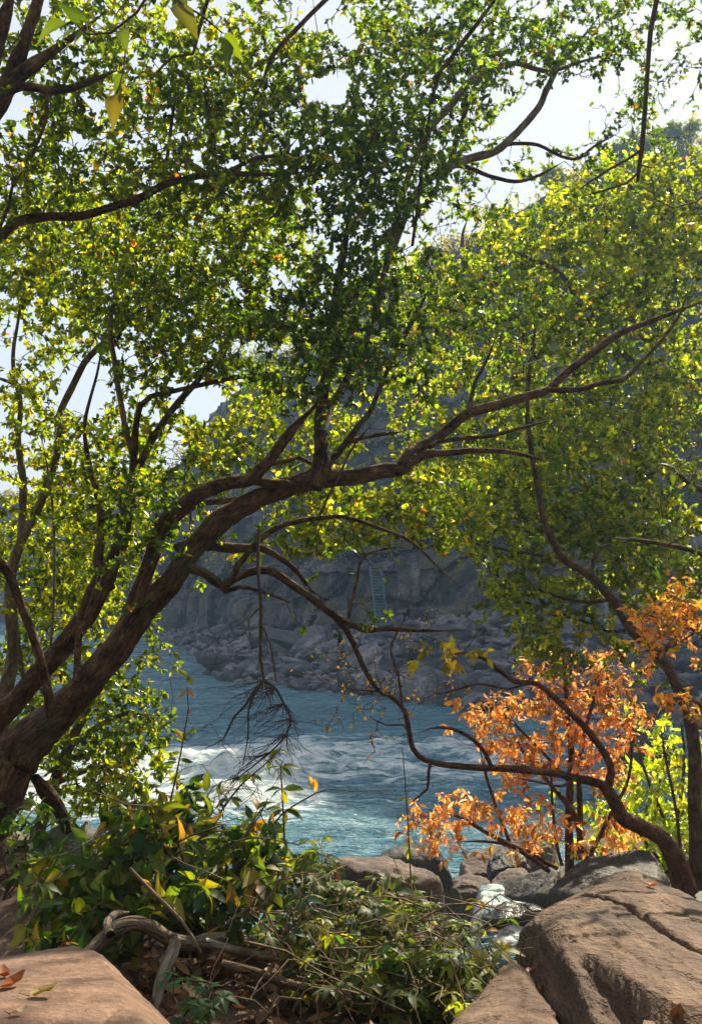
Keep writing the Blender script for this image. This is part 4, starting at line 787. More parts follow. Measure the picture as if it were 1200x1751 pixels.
t6.limb(D([(965,955,3.5),(900,945,3),(840,935,2.5),(790,925,2)], 8.9, 9.2), sides=6)
t6.limb(D([(1045,1025,4),(1000,1030,3.4),(950,1020,2.8),(900,1000,2.2)], 8.6, 9.0), sides=6)
t6.limb(D([(1080,1075,4),(1040,1080,3),(990,1060,2.5),(930,1050,2)], 8.6, 9.0), sides=6)
b6 = [(1150,820,60,60,9.4,.6,1.0),(1170,930,50,60,9.2,.5,1.0),(1120,700,70,60,9.6,.6,1.0),(1040,740,80,50,9.6,.6,.9),(1150,1000,50,30,9,.4,.8),(1000,920,80,40,9.3,.5,.9),(840,980,50,24,9.2,.4,.9),(900,1060,50,24,9,.4,1.0),(960,1075,50,36,8.9,.4,1.2),(920,1110,44,24,8.9,.3,.9),(950,1030,80,36,9.0,.5,1.1),(900,985,70,36,9.1,.5,1.1),(860,930,70,40,9.3,.6,1.0),(1010,1060,40,30,8.8,.4,.6),(960,900,90,50,9.4,.7,1.1),(1060,960,70,50,9.2,.6,1.0),(1000,840,100,60,9.6,.8,1.1),(880,840,80,60,9.5,.7,1.1),(1090,1010,60,30,9.0,.4,.7),(960,760,90,60,9.5,.8,1.0),(1110,900,80,60,9.2,.7,1.0),(1080,1130,26,20,8.6,.3,.9),(1070,1100,36,20,8.7,.3,.6)]
t6.grow(b6, YELLOWGREEN, 0.06, 16, k=34)
t6.finish(300)

t9 = Plant('tall_right_tree', 'tall bright yellow-green tree filling the right side behind the other branches', 'tree', P(1420, 1450, 11.5), 'bark_mid')
t9.limb(D([(1420,1460,26),(1400,1250,24),(1360,1080,21),(1290,960,18),(1200,900,14),(1130,880,11),(1045,858,9),(1000,825,7.5),(960,788,6),(900,740,4)], 11.5, 11.5), 'trunk', 12, .12, .1)
t9.limb(D([(1380,1120,16),(1340,900,14),(1260,740,11),(1180,660,9),(1110,640,7),(1010,560,6),(930,540,6),(880,542,6.5),(775,556,7.5),(725,561,7),(675,576,4)], 11.5, 12), sides=8, mat=M['bark_pale'])
t9.limb(D([(1340,900,12),(1300,640,10),(1240,500,8),(1160,420,6),(1080,380,5),(1000,350,3)], 11.5, 12.5), sides=8)
t9.limb(D([(1240,500,6),(1200,380,5),(1150,330,4),(1130,290,3)], 12, 12.6), sides=6)
t9.limb(D([(1010,560,5),(960,470,4.5),(900,440,4),(860,420,3)], 11.8, 12.4), sides=6)
t9.limb(D([(775,556,4),(800,480,4),(790,410,3.5),(800,370,2.5)], 12, 12.2), sides=6, mat=M['bark_pale'])
b9 = [(1100,420,110,70,12.3,1.0,1.5),(1000,400,90,60,12.5,1.0,1.3),(920,430,80,60,12.4,.9,1.2),(1160,340,60,60,12.5,.8,1.1),(1080,320,60,40,12.6,.7,1.0),(1010,320,50,40,12.6,.6,.8),(850,480,80,70,12.2,.9,1.2),(760,500,60,60,12.0,.8,1.0),(960,520,100,60,12.2,1.0,1.2),(1080,520,110,60,12.0,1.0,1.3),(1160,600,70,80,11.8,.9,1.3),(1060,680,110,70,11.8,1.0,1.2),(940,620,100,60,12.0,1.0,1.1),(820,620,90,60,12.0,.9,1.0),(740,640,70,60,12.0,.8,.9),(860,740,90,60,11.9,.9,1.1),(1000,760,110,60,11.8,1.0,1.1),(1140,760,80,80,11.6,.9,1.2),(760,720,60,50,12.0,.7,.9),(800,830,80,50,11.8,.8,1.2),(720,850,50,40,11.8,.6,1.1),(920,820,90,50,11.6,.8,1.0),(1080,860,100,60,11.5,.8,1.1),(880,900,80,40,11.5,.6,.9),(700,570,60,50,12.0,.7,.8),(820,400,50,60,12.4,.6,.8),(740,430,40,50,12.2,.6,.6),(1000,940,90,40,11.4,.6,.8),(1140,960,60,60,11.3,.6,.9)]
b9 += [(1150,690,60,60,11,.6,1.2),(1000,600,80,60,11,.7,1.0),(1120,480,80,60,11.4,.7,1.2),(1180,440,40,60,11.2,.6,1.2),(900,680,80,50,11,.6,1.0),(780,580,70,40,11.4,.6,.9),(700,500,50,50,11.4,.6,.8),(1050,800,90,50,10.8,.6,1.0),(1190,860,40,60,10.8,.5,1.0),(840,850,60,40,10.8,.5,1.0),(760,780,60,40,11,.5,.9)]
b9 += [(1140,390,60,50,12,.6,1.2),(1050,360,60,40,12.4,.6,1.2),(960,360,50,40,12.6,.5,1.0),(900,380,40,40,12.5,.5,1.0),(1190,300,30,50,12.4,.5,1.2)]
b9 += [(1150,285,50,40,11.6,.5,1.0),(1100,300,50,30,11.8,.5,1.0),(1195,270,30,40,11.6,.4,1.0)]
t9.grow(b9, YELLOWGREEN, 0.074, 15, k=30, spread=.32)
t9.finish(0)

# darker broad leaves close by at the right edge
t10 = Plant('broadleaf_tree', 'tree with darker broad leaves reaching in at the right edge, mid height', 'tree', P(1400, 1600, 5.8), 'bark_mid')
t10.limb(D([(1400,1620,30),(1380,1200,26),(1340,960,20),(1290,880,12),(1230,850,8),(1180,830,5),(1150,800,3)], 5.8, 5.8), 'trunk', 10, .1, .08)
t10.limb(D([(1330,950,9),(1240,960,7),(1180,940,5),(1100,925,4),(1040,920,3)], 5.8, 6.0), sides=6)
t10.grow([(1140,830,50,40,5.9,.3,.8),(1190,880,30,60,5.8,.3,1.0),(1170,800,40,50,5.8,.4,.9),(1150,880,50,50,5.8,.4,1.0),(1190,740,30,40,5.8,.3,.8),(1190,940,30,40,5.8,.3,.8),(1120,940,40,26,5.9,.3,.4)], DARKGREEN, .09, 10, 'broad', 'leaf_big', k=22)
t10.finish(200)

# ---- contorted tree leaning left over the rocks
t7 = Plant('contorted_tree', 'low contorted brown tree whose branch snakes left from the dark rock', 'tree', P(1170, 1520, 7.7), 'bark_red')
t7.limb(D([(1172,1525,24),(1162,1490,20),(1150,1462,17),(1130,1434,15),(1095,1411,15),(1065,1398,14),(1050,1370,12),(1035,1345,10.5)], 7.7, 7.5), 'trunk', 14, .16, .035, label='reddish contorted trunk with pale lichen')
t7.limb(D([(1045,1360,9),(1025,1340,8),(990,1332,7.5),(940,1322,7),(880,1317,6.5),(810,1312,6),(750,1307,5.5),(725,1300,5),(705,1280,5),(697,1240,4.5),(692,1215,4.5),(670,1192,3.6),(645,1182,2.6),(610,1180,1.8),(560,1170,1)], 7.5, 7.3), sides=9)
t7.limb(D([(1036,1350,9),(1045,1320,7),(1035,1290,7),(1000,1245,6.5),(970,1215,6),(920,1170,5.5),(880,1165,5),(855,1147,4.5),(825,1125,4),(790,1117,3.5),(745,1122,2.5),(720,1118,2)], 7.5, 7.6), sides=8)
t7.limb(D([(842,1316,4),(837,1304,4),(830,1288,4),(810,1265,3.6),(770,1246,3),(735,1246,2),(715,1255,1.5)], 7.4, 7.3), sides=6)
t7.limb(D([(735,1304,3.4),(732,1320,3.2),(730,1350,2.6),(712,1366,2),(700,1375,1.4)], 7.4, 7.3), sides=6)
t7.limb(D([(700,1255,2),(690,1240,2),(660,1240,1.6),(630,1225,1.2)], 7.3, 7.2), sides=5)
t7.limb(D([(688,1205,2.5),(680,1150,2),(668,1110,1.8),(690,1060,1.6),(705,1020,1.2)], 7.3, 7.4), sides=5)
t7.limb(D([(900,1166,2.5),(870,1178,2.2),(820,1170,2),(780,1180,1.6),(740,1190,1.2)], 7.5, 7.5), sides=5)
t7.limb(D([(985,1332,3),(960,1345,2.6),(930,1340,2),(880,1330,1.4)], 7.4, 7.2), sides=5)
t7.grow([(745,1135,50,30,7.4,.2,.55),(790,1110,40,20,7.5,.2,.5)], AMBER[2:] + [((.25, .24, .03), 4)], .085, 5, 'broad', 'leaf_big', k=16, droop=.9, clump=4, spread=.1)
t7.grow([(600,1140,90,50,7.2,.3,.5),(680,1170,70,60,7.3,.3,.5),(640,1240,80,40,7.2,.3,.4),(760,1190,60,30,7.4,.3,.4),(560,1220,60,30,7.1,.2,.3),(720,1060,70,50,7.4,.3,.35)], [((.5, .28, .05), 3), ((.42, .2, .05), 2), ((.35, .3, .05), 2)], .03, 2, 'small', 'leaf', k=22, clump=5, spread=.12)
t7.finish(300)

# ---- orange sapling and amber one
t8 = Plant('orange_sapling', 'slim many-stemmed sapling covered in bright orange leaves before the river', 'tree', P(965, 1490, 9.6), 'bark_red')
t8.limb(D([(975,1492,9),(973,1420,7.5),(974,1350,6.5),(976,1290,5.5),(970,1220,4),(965,1150,3),(960,1110,2)], 9.6, 9.5), 'trunk', 8, .1, .06)
for L, d0, d1 in (([(1003,1488,7),(995,1440,6.5),(985,1400,6),(965,1370,5),(930,1330,4),(900,1295,3.4),(870,1240,2.4)], 9.5, 9.4), ([(990,1470,6),(992,1390,6),(990,1320,5),(1000,1250,4),(1020,1180,3),(1030,1130,2)], 9.6, 9.6), ([(938,1490,5),(890,1456,5),(840,1430,4.4),(800,1406,3.8),(765,1390,3),(730,1385,2)], 9.4, 9.2),
        ([(952,1485,4.4),(905,1460,4),(870,1446,3.5),(830,1440,2.6),(780,1440,2)], 9.5, 9.3), ([(870,1440,3.4),(850,1385,3),(832,1330,2.6),(820,1280,2)], 9.4, 9.3), ([(1005,1470,4),(1040,1400,3.5),(1075,1330,3),(1080,1260,2.4),(1085,1210,2)], 9.5, 9.6), ([(975,1340,4),(930,1290,3),(890,1250,2.4),(850,1215,2),(800,1215,1.5)], 9.5, 9.3), ([(960,1480,3),(950,1440,3),(945,1380,2.6),(940,1300,2)], 9.4, 9.3)):
    t8.limb(D(L, d0, d1), sides=6)
bo = [(795,1228,46,20,9.3,.3,.9),(840,1260,60,30,9.3,.3,1.0),(870,1215,60,34,9.3,.4,1.1),(905,1290,90,40,9.4,.4,1.1),(960,1190,50,40,9.5,.4,1.2),(930,1150,40,34,9.5,.3,1.0),(1020,1150,46,34,9.6,.3,1.1),(1040,1210,50,40,9.6,.4,.9),(1000,1260,70,40,9.5,.4,.9),(960,1240,60,40,9.5,.4,1.0),(860,1320,60,30,9.3,.3,.7),(745,1400,44,26,9.2,.3,1.7),(790,1375,50,18,9.2,.3,1.7),(770,1435,36,20,9.2,.2,1.5),(830,1400,40,26,9.3,.3,1.3),(900,1385,50,36,9.4,.4,.9),(960,1430,60,36,9.5,.3,.8),(1030,1430,50,34,9.6,.3,.9),(1060,1390,40,30,9.6,.3,.7),(890,1445,40,20,9.4,.2,.7),(985,1110,40,20,9.5,.2,.6),(1060,1160,36,40,9.6,.3,1.2),(1075,1230,34,40,9.6,.3,1.1),(1010,1320,60,40,9.5,.3,.9),(1050,1290,50,40,9.6,.3,1.0),(1000,1200,50,40,9.5,.3,1.0),(720,1400,30,20,9.2,.2,1.0)]
t8.grow(bo, ORANGE, .064, 9, 'slim', 'leaf_orange', k=20, clump=5, spread=.12, droop=.7)
t8.grow([(1000,1400,50,50,9.8,.3,.4),(920,1400,50,40,9.8,.3,.3)], YELLOWGREEN, .06, 8, k=20)
t8.finish(300)
t12 = Plant('amber_sapling', 'sapling with amber yellow leaves reaching in at the right edge above the shrub', 'tree', P(1265, 1560, 7.5), 'bark_red')
t12.limb(D([(1265,1570,8),(1262,1400,7),(1250,1250,6),(1225,1130,4.5),(1190,1080,3),(1140,1060,2),(1100,1050,1.5)], 7.5, 7.4), 'trunk', 8, .1, .08)
t12.limb(D([(1225,1130,4),(1200,1090,3),(1180,1040,2.4),(1170,1000,2)], 7.5, 7.4), sides=6)
t12.limb(D([(1252,1260,4),(1215,1215,3),(1170,1195,2),(1120,1195,1.4)], 7.5, 7.4), sides=6)
t12.limb(D([(1190,1080,2),(1140,1110,1.6),(1095,1115,1.2)], 7.45, 7.3), sides=5)
t12.grow([(1115,1055,44,26,7.4,.2,1.3),(1165,1035,46,34,7.4,.2,1.5),(1155,1090,50,22,7.4,.2,1.0),(1180,1198,30,14,7.4,.2,1.2),(1130,1198,30,12,7.4,.2,1.0),(1090,1110,26,18,7.3,.2,.8),(1190,1130,24,16,7.4,.2,.7)], AMBER, .06, 8, 'slim', 'leaf_orange', k=26, clump=5, spread=.09, droop=.6)
t12.finish(300)
t13 = Plant('yellow_green_shrub', 'bright yellow-green shrub at the foot of the right edge tree', 'shrub', P(1150, 1500, 10.8), 'bark_mid')
for L in ([(1150,1500,5),(1140,1420,4),(1110,1340,3),(1090,1280,2)], [(1155,1500,5),(1160,1400,4),(1170,1300,3),(1165,1240,2)], [(1145,1495,4),(1110,1450,3),(1080,1410,2)], [(1160,1500,4),(1200,1430,3),(1220,1350,2)], [(1140,1500,3),(1120,1400,2.4),(1135,1300,2),(1130,1240,1.4)]):
    t13.limb(D(L, 10.8, 10.6), 'stem', 6)
t13.grow([(1060,1400,30,40,10.6,.3,1.2),(1190,1400,40,50,10.6,.3,1.2),(1100,1380,40,40,10.6,.3,1.0),(1140,1270,50,40,10.7,.4,.7),(1110,1340,50,40,10.7,.4,.9),(1160,1360,50,50,10.8,.4,1.0),(1090,1420,40,40,10.6,.4,1.1),(1140,1440,50,40,10.6,.4,1.2),(1200,1440,40,60,10.8,.4,1.0),(1060,1450,30,24,10.5,.3,.9),(1180,1290,40,40,10.7,.4,.7)], [((.16, .22, .02), 4), ((.22, .25, .025), 4), ((.10, .16, .015), 3), ((.32, .26, .03), 1)], .075, 10, 'slim', 'leaf', k=28, droop=.3)
t13.finish(300)
# fresh growth beside the trunk foot seen left of the vertical stems
# ---- bare branch hanging from above, right
hb = Plant('hanging_branch', 'bare dark branch hanging from above at the upper right, forked at its tip', 'branch', P(1122, -60, 3.6), 'twig')
hb.limb(D([(1126,-60,5),(1122,0,5),(1112,50,5),(1105,150,4.6),(1097,255,4.4),(1092,290,4),(1090,310,2.6)], 3.6, 3.6), 'stem', 7)
hb.limb(D([(1096,256,3),(1070,274,3),(1040,290,2.6),(987,325,1.6)], 3.6, 3.5), sides=6)
hb.limb(D([(1088,298,2.6),(1070,313,2.4),(1050,320,2.2),(995,335,1.4)], 3.6, 3.5), sides=6)
hb.limb(D([(1095,281,2),(1105,284,1.8),(1116,287,1.4)], 3.6, 3.6), sides=5)
hb.root.rotation_euler = (0, 0, 0)
# ---- twigs with large leaves hanging into view at the top
def sprig(name, label, stem, leaves, d):
    s = Plant(name, label, 'twig', P(stem[0][0], stem[0][1], d), 'twig')
    s.limb(D(stem, d, d), 'stem', 6, .05)
    pos, ax, sz, cc, nm = [], [], [], [], []
    for (x0, y0, x1, y1, c) in leaves:
        a, b = P(x0, y0, d), P(x1, y1, d + rng.uniform(-.05, .05)); pos.append(a); ax.append(b - a); sz.append(np.linalg.norm(b - a)); cc.append(c); nm.append(rng.normal(size=3) * .35 + [0, -.7, .5])
        k = np.argmin([abs(x0 - q_[0]) + abs(y0 - q_[1]) for q_ in stem]); q_ = stem[k]
        V, Q, T = tube(np.array([P(q_[0], q_[1], d), a + (b - a) * .05]), np.array([.0016, .001]), 4); obj('petiole', make_mesh('petiole', V, Q, T, None, M['twig']), s.root)
    leaf_objects(s.root, np.array(pos), np.array(ax), np.array(nm), np.array(sz), np.array(cc), 'broad', M['leaf_big'], nvar=min(8, len(pos))); return s
g1, g2, g3 = (.08, .12, .015), (.055, .095, .015), (.09, .10, .015)
sprig('hanging_leafy_twig', 'twig with large pale green leaves hanging at the top left', [(260,-20,3),(235,20,2.6),(190,55,2.2),(150,58,1.8),(130,40,1.4)], [(150,35,102,8,g2),(140,40,142,28,g2),(115,38,60,66,g1),(130,52,100,70,g2),(145,55,122,78,g1),(175,70,176,86,g1),(200,50,185,40,g2),(208,50,215,78,g1),(215,60,195,78,g1)], 3.0)
sprig('hanging_leafy_twig', 'twig with three large yellow-green leaves hanging at the top centre-left', [(290,-20,2.6),(310,5,2.2),(345,25,2),(380,55,1.6)], [(296,8,336,54,g3),(375,58,392,108,g2),(385,55,412,100,g1),(320,10,300,-5,g1)], 3.1)
sprig('hanging_leafy_twig', 'short twig with blurred brown-green leaves hanging below the upper left boughs', [(215,80,1.6),(212,115,1.5),(205,145,1.3),(196,165,1.2)], [(204,148,180,172,(.16,.12,.03)),(200,160,192,212,(.10,.085,.025)),(210,140,222,165,(.10,.08,.03)),(212,125,196,152,g2)], 3.0)
sprig('hanging_leafy_twig', 'thin twig with yellow leaves at the right edge under the hanging bare branch', [(1240,300,2),(1190,345,1.6),(1150,355,1.4),(1120,340,1.2),(1115,305,1)], [(1152,332,1158,308,g3),(1175,395,1190,375,(.35,.25,.02)),(1140,352,1128,362,g3),(1195,345,1200,330,(.4,.2,.02))], 4.0)
# ================================================================== FOREGROUND GROWTH
DENSE = 1.0
def arch(a, b, lift, n=6, wob=.04):
    a, b = np.array(a), np.array(b); f = np.linspace(0, 1, n)[:, None]
    w = a + (b - a) * f + np.array([0, 0, 1.0]) * lift * np.sin(f * math.pi * .8); w[1:-1] += rng.normal(size=(n - 2, 3)) * wob; return w
bush = Plant('leafy_bush', 'dense bush with broad green leaves in front of the trunk, lower left', 'bush', P(330, 1610, 4.8), 'twig_dry')
for k in range(22):
    a = P(rng.uniform(230, 430), rng.uniform(1590, 1620), rng.uniform(4.5, 5.0)); b = P(rng.uniform(90, 540), rng.uniform(1410, 1540), rng.uniform(4.1, 5.4)); w = arch(a, b, rng.uniform(.1, .3))
    bush.limb3(w, np.linspace(.007, .0025, 6), 'stem', 5, .05)
bb = [(200,1480,90,50,4.6,.3,1.1),(300,1450,80,44,4.8,.3,1.1),(400,1470,80,44,4.7,.3,1.1),(250,1530,90,40,4.3,.3,1.1),(150,1560,70,40,4.3,.3,1.0),(340,1410,60,26,5.0,.3,.9),(450,1500,70,40,4.5,.3,1.0),(110,1600,50,30,4.1,.2,.8),(370,1530,60,30,4.3,.2,.7),(250,1405,60,30,5.1,.3,.9),(490,1460,50,26,4.8,.3,.8),(210,1430,50,30,5.0,.3,.9),(80,1630,40,16,3.9,.2,.6)]
bush.grow(bb, BUSH, .082, 8, 'broad', 'leaf_big', k=30, clump=6, spread=.10, droop=.35, maxlen=.6)
bush.finish(300, 'twig_dry', crown='foliage')
bram = Plant('bramble', 'tangled bramble with palmate leaves and dry canes, centre of the foreground', 'bramble', P(600, 1740, 4.0), 'twig_dry')
for k in range(26):
    a = P(rng.uniform(420, 800), rng.uniform(1660, 1760), rng.uniform(3.6, 4.5)); b = P(rng.uniform(470, 800), rng.uniform(1530, 1690), rng.uniform(3.6, 5.0)); w = arch(a, b, rng.uniform(.05, .25))
    bram.limb3(w, np.linspace(.004, .0016, 6), 'cane', 5, .05)
bb = [(520,1480,50,30,4.8,.3,.8),(620,1580,70,40,4.3,.3,1.0),(560,1560,70,40,4.3,.3,1.0),(700,1620,80,40,4.0,.3,1.1),(760,1650,50,30,4.1,.2,1.0),(620,1630,70,40,3.9,.3,.9),(760,1690,60,30,3.8,.2,1.0),(500,1540,50,40,4.3,.3,.8),(690,1700,60,30,3.7,.2,.6),(830,1680,20,16,4.0,.2,.5),(480,1620,60,30,3.9,.2,.5),(560,1510,60,24,4.6,.3,.6),(690,1570,50,24,4.4,.2,.5)]
bram.grow(bb, BRAMBLE, .062, 3, 'slim', 'leaf_big', k=40, clump=5, spread=.10, droop=.1, palm=5, maxlen=.6)
for k in range(150):      # dry stems lying through the tangle
    a = P(rng.uniform(380, 860), rng.uniform(1540, 1760), rng.uniform(3.5, 4.7)); v = rng.normal(size=3) * [.30, .22, .16] + [0.08, -.1, -.06]
    bram.tw.append((arch(a, a + v, rng.uniform(-.02, .1), 5, .02), np.linspace(rng.uniform(.002, .0045), .0015, 5)))
bram.finish(300, 'twig_dry', 4, crown='foliage')
low = Plant('low_plant', 'low plant with rounded dark leaves beside the flat-topped boulder', 'plant', P(330, 1751, 3.3), 'twig')
for a, b in ((330, 1715), (370, 1700), (300, 1735), (350, 1690)): low.limb3(arch(P(335, 1760, 3.3), P(a, b, 3.25), .03), np.linspace(.003, .0015, 6), 'stem', 5, 0)
low.grow([(350,1710,40,16,3.25,.06,1.2),(300,1735,30,14,3.2,.05,1.0)], [((.03,.08,.03),3),((.045,.10,.03),3)], .055, 2, 'broad', 'leaf_big', k=26, clump=3, spread=.04, palm=5)
low.finish(100, crown='foliage')
spr = Plant('glossy_sprout', 'small sprout with glossy leaves in front of the trunk base, left edge', 'plant', P(10, 1540, 5.3), 'twig')
for a, b in ((20,1400),(60,1450),(80,1480),(5,1440),(40,1500),(15,1370),(85,1420)): spr.limb3(arch(P(5, 1540, 5.3), P(a, b, 5.1), .05), np.linspace(.004, .0018, 6), 'stem', 5, 0)
spr.grow([(20,1390,24,24,5.1,.1,1.2),(50,1450,40,30,5.1,.1,1.3),(75,1480,24,24,5.1,.1,1.0),(10,1480,20,40,5.2,.1,1.0)], [((.04,.09,.02),3),((.07,.12,.03),2),((.10,.16,.03),1)], .075, 7, 'slim', 'leaf_big', k=26, clump=4, spread=.06)
spr.finish(100, crown='foliage')
def weed(label, stem, leaves, d, size, pal, dead=False):
    w = Plant('wild_shoot', label, 'plant', P(stem[0][0], stem[0][1], d), 'twig'); w.limb(D(stem, d, d), 'stem', 5, .04)
    n = len(leaves); pos = np.array([P(a, b, d) for a, b, *_ in leaves]); ax = np.array([P(c, e, d) - P(a, b, d) for a, b, c, e in leaves]) + rng.normal(size=(n, 3)) * .01
    leaf_objects(w.root, pos, ax, rng.normal(size=(n, 3)) * .4 + [0, -.3, .8], np.linalg.norm(ax, axis=1) * rng.uniform(.9, 1.15, n), pick(pal, n), 'slim' if not dead else 'curl', M['leaf_big'], nvar=min(6, n))
fan = lambda x, y, L: [(x, y, x + L * math.cos(t), y + L * .6 * math.sin(t) + 4) for t in (-.3, .5, 1.4, 2.4, 3.3)]
weed('upright shoot with withered tips standing above the bush against the river', [(285,1400,2),(300,1330,1.8),(312,1270,1.5),(322,1210,1.2),(320,1175,1)], [(320,1178,327,1190),(319,1180,314,1192),(323,1215,331,1224),(312,1268,290,1250),(311,1268,300,1262),(305,1300,330,1310),(303,1305,276,1312)], 5.0, .06, DEAD + BUSH, True)
weed('upright leafy shoot above the centre of the bush against white water', [(486,1440,2),(484,1390,1.8),(482,1350,1.5),(480,1310,1.2)], fan(480, 1312, 26) + fan(483, 1350, 30) + fan(484, 1385, 32), 4.9, .05, BUSH)
weed('thin bare twig with one dead leaf reaching right over the water', [(455,1430,2),(480,1395,1.8),(520,1368,1.5),(560,1350,1.3),(600,1353,1),(668,1352,.7)], [(538,1355,534,1330),(536,1350,528,1328)], 4.9, .05, DEAD, True)
weed('leafy trailing shoot running up to the right over the white water', [(370,1400,2),(410,1345,1.6),(450,1310,1.3),(480,1280,1)], fan(395, 1365, 18) + fan(430, 1325, 18) + fan(460, 1300, 16) + fan(478, 1282, 14), 5.2, .04, BUSH)
weed('thin vertical vine with small leaves before the flat tan boulder', [(705,1600,1.6),(702,1500,1.4),(697,1400,1.2),(692,1330,1),(688,1280,.8)], fan(702, 1500, 16) + fan(700, 1450, 14) + fan(694, 1365, 10) + fan(704, 1550, 18), 4.6, .03, BRAMBLE)
weed('arching shoot with yellowing leaves beside the cascade', [(740,1640,1.8),(790,1600,1.5),(830,1590,1.3),(870,1570,1)], fan(815, 1540, 18) + fan(830, 1590, 20) + fan(868, 1572, 18) + fan(795, 1600, 20), 4.3, .04, BRAMBLE)
weed('thin dark upright stem beside the right edge trunk, nearest the trunk', [(1166,1520,4),(1163,1450,3.4),(1155,1380,3),(1140,1310,2.4),(1130,1250,1.6)], fan(1138, 1305, 14), 8.0, .05, YELLOWGREEN)

# ---- gnarled root and stump under the bush
rt = Plant('gnarled_root', 'gnarled grey-brown root lying across the ground behind the flat-topped boulder', 'root', P(300, 1660, 3.9), 'bark_pale')
rt.limb(D([(150,1632,9),(172,1612,12),(195,1592,13),(225,1581,13),(258,1586,13),(290,1606,13),(330,1614,13),(372,1604,11),(420,1608,11),(490,1612,10),(560,1622,8)], 3.8, 4.2), 'stem', 14, .2, .02)
rt.limb(D([(300,1612,11),(292,1640,12),(281,1665,11),(272,1700,10),(268,1730,9)], 3.85, 3.7), sides=12, lump=.2, step=.02)
rt.limb(D([(190,1600,8),(184,1582,8),(195,1566,7),(220,1560,6)], 3.8, 4.1), sides=10, lump=.2, step=.02)
rt.limb(D([(350,1612,8),(400,1625,8),(470,1640,7),(540,1645,5)], 3.9, 4.0), sides=10, lump=.2, step=.02)
st = Plant('tree_stump', 'dark upright stump standing in the middle of the bush', 'stump', P(325, 1620, 4.75), 'bark')
st.limb(D([(322,1625,46),(324,1570,36),(328,1520,34),(334,1472,36),(336,1458,28)], 4.75, 4.75), 'trunk', 18, .2, .03)
st.limb(D([(330,1480,14),(352,1455,12),(368,1440,8)], 4.7, 4.75), sides=9, lump=.2)
lg = Plant('fallen_branch', 'weathered fallen branch lying under the bramble', 'branch', P(480, 1690, 3.8), 'bark_mid')
lg.limb(D([(380,1650,8),(450,1668,9),(520,1690,9),(600,1700,8),(680,1730,6)], 3.8, 3.7), 'stem', 10, .18, .03)
lg2 = Plant('fallen_branch', 'pale stick slanting through the bush from the stump', 'branch', P(345, 1640, 4.0), 'twig_dry')
lg2.limb(D([(222,1485,3),(265,1530,3.4),(310,1575,3.2),(345,1630,2.6)], 4.1, 3.9), 'stem', 7, .1)

# ---- leaf litter
n = 5200; xs = rng.uniform(-2.6, 1.3, n); ys = rng.uniform(2.4, 6.4, n); zs = bank_z(xs, ys) + rng.uniform(.004, .03, n)
nrm = rng.normal(size=(n, 3)) * .35 + [0, 0, 1]; ax = rng.normal(size=(n, 3)) * [1, 1, .2]
o = obj('leaf_litter', leaves_mesh('leaf_litter', np.stack([xs, ys, zs], 1), ax, nrm, rng.uniform(.045, .11, n), pick(DEAD, n), 'curl', M['leaf_dead'])); o['kind'] = 'stuff'; o['label'] = 'brown dead leaves littering the ground under the bush'; o['category'] = 'leaf litter'
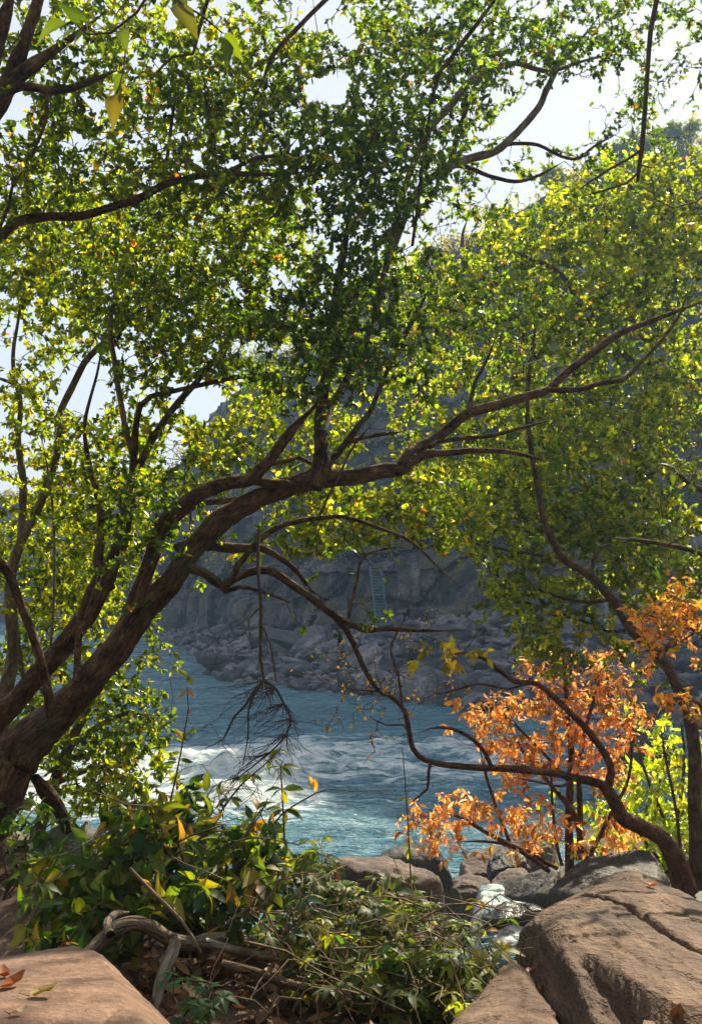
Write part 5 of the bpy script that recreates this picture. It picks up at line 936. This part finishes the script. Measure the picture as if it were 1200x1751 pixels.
# ---- fallen leaves on the boulders: ray onto the rock tops
dg = bpy.context.evaluated_depsgraph_get()
def drop(px, py):
    o_ = Vector((0, 0, CAMZ)); v = Vector(P(px, py, 1.0)) - o_; v.normalize()
    pos = o_ + v * 1.5
    for _ in range(30):
        hit, loc, nrm, idx, ob, m = scene.ray_cast(dg, pos, v)
        if not hit: return None
        if ob.name.startswith('boulder'): return np.array(loc), np.array(nrm)
        pos = loc + v * .004
    return None
for px, py, L, ang, c, lb, kd in ((20,1690,.085,.6,(.30,.09,.02),'crumpled rust-red leaf on the flat-topped boulder, left edge','curl'), (8,1672,.06,1.9,(.22,.06,.02),'small upright rust leaf tip at the left edge of the flat-topped boulder','curl'), (75,1706,.085,.25,(.28,.22,.07),'curled olive-yellow leaf on the flat-topped boulder','curl'), (33,1738,.05,.5,(.55,.42,.26),'pale tan curled leaf near the bottom left of the flat-topped boulder','curl'),
    (928,1697,.05,.1,(.42,.22,.15),'pinkish dry leaf in the crack of the biggest boulder','curl'), (908,1664,.035,.4,(.36,.17,.11),'tiny dry leaf higher up in the crack of the biggest boulder','curl'), (1160,1738,.06,.9,(.11,.055,.025),'crumpled brown leaf at the bottom of the biggest boulder','curl'), (1112,1518,.06,-.6,(.34,.10,.03),'rust-coloured leaf near the top of the biggest boulder','curl')):
    h = drop(px, py)
    if h is None: continue
    V0, Q0, T0 = leaf_geo(kd); nn = h[1] / np.linalg.norm(h[1]); a = np.array([[math.cos(ang), math.sin(ang), 0.0]]); A, S, U = frames(a - nn * (a @ nn), nn[None])
    pb = h[0] + nn * .006 - A[0] * L * .5
    V = L * (V0[:, 0:1] * A + V0[:, 1:2] * S * 1.2 + V0[:, 2:3] * U) + pb; V = V + rng.normal(size=V.shape) * L * .06
    o = tag(obj('fallen_leaf', make_mesh('fallen_leaf', V, Q0, T0, np.repeat(np.array([c]), len(V), 0), M['leaf_dead'])), lb, 'leaf', 'fallen leaves on the boulders')
    lf = tube(np.array([pb - A[0] * L * .28 + nn * .01, pb + A[0] * L * .05]), np.array([.0012, .0016]), 4); s_ = obj('stalk', make_mesh('stalk', *lf, None, M['twig_dry'])); s_.parent = o

# ---- haze filling the gorge
m, nt, out = new_mat('haze_air'); v = N(nt, 'ShaderNodeVolumePrincipled'); v.inputs['Density'].default_value = 0.0016; v.inputs['Color'].default_value = (0.42, 0.66, 1.0, 1); v.inputs['Anisotropy'].default_value = 0.3
nt.links.new(v.outputs[0], out.inputs['Volume'])
x0, x1, y0, y1, z0, z1 = -190, 190, -60, 210, -7.6, 52
V = [(x, y, z) for x in (x0, x1) for y in (y0, y1) for z in (z0, z1)]
o = obj('haze', make_mesh('haze', V, [(0, 1, 3, 2), (4, 6, 7, 5), (0, 4, 5, 1), (2, 3, 7, 6), (0, 2, 6, 4), (1, 5, 7, 3)], None, None, m, False)); o['kind'] = 'stuff'; o['label'] = 'thin blue haze hanging in the gorge'
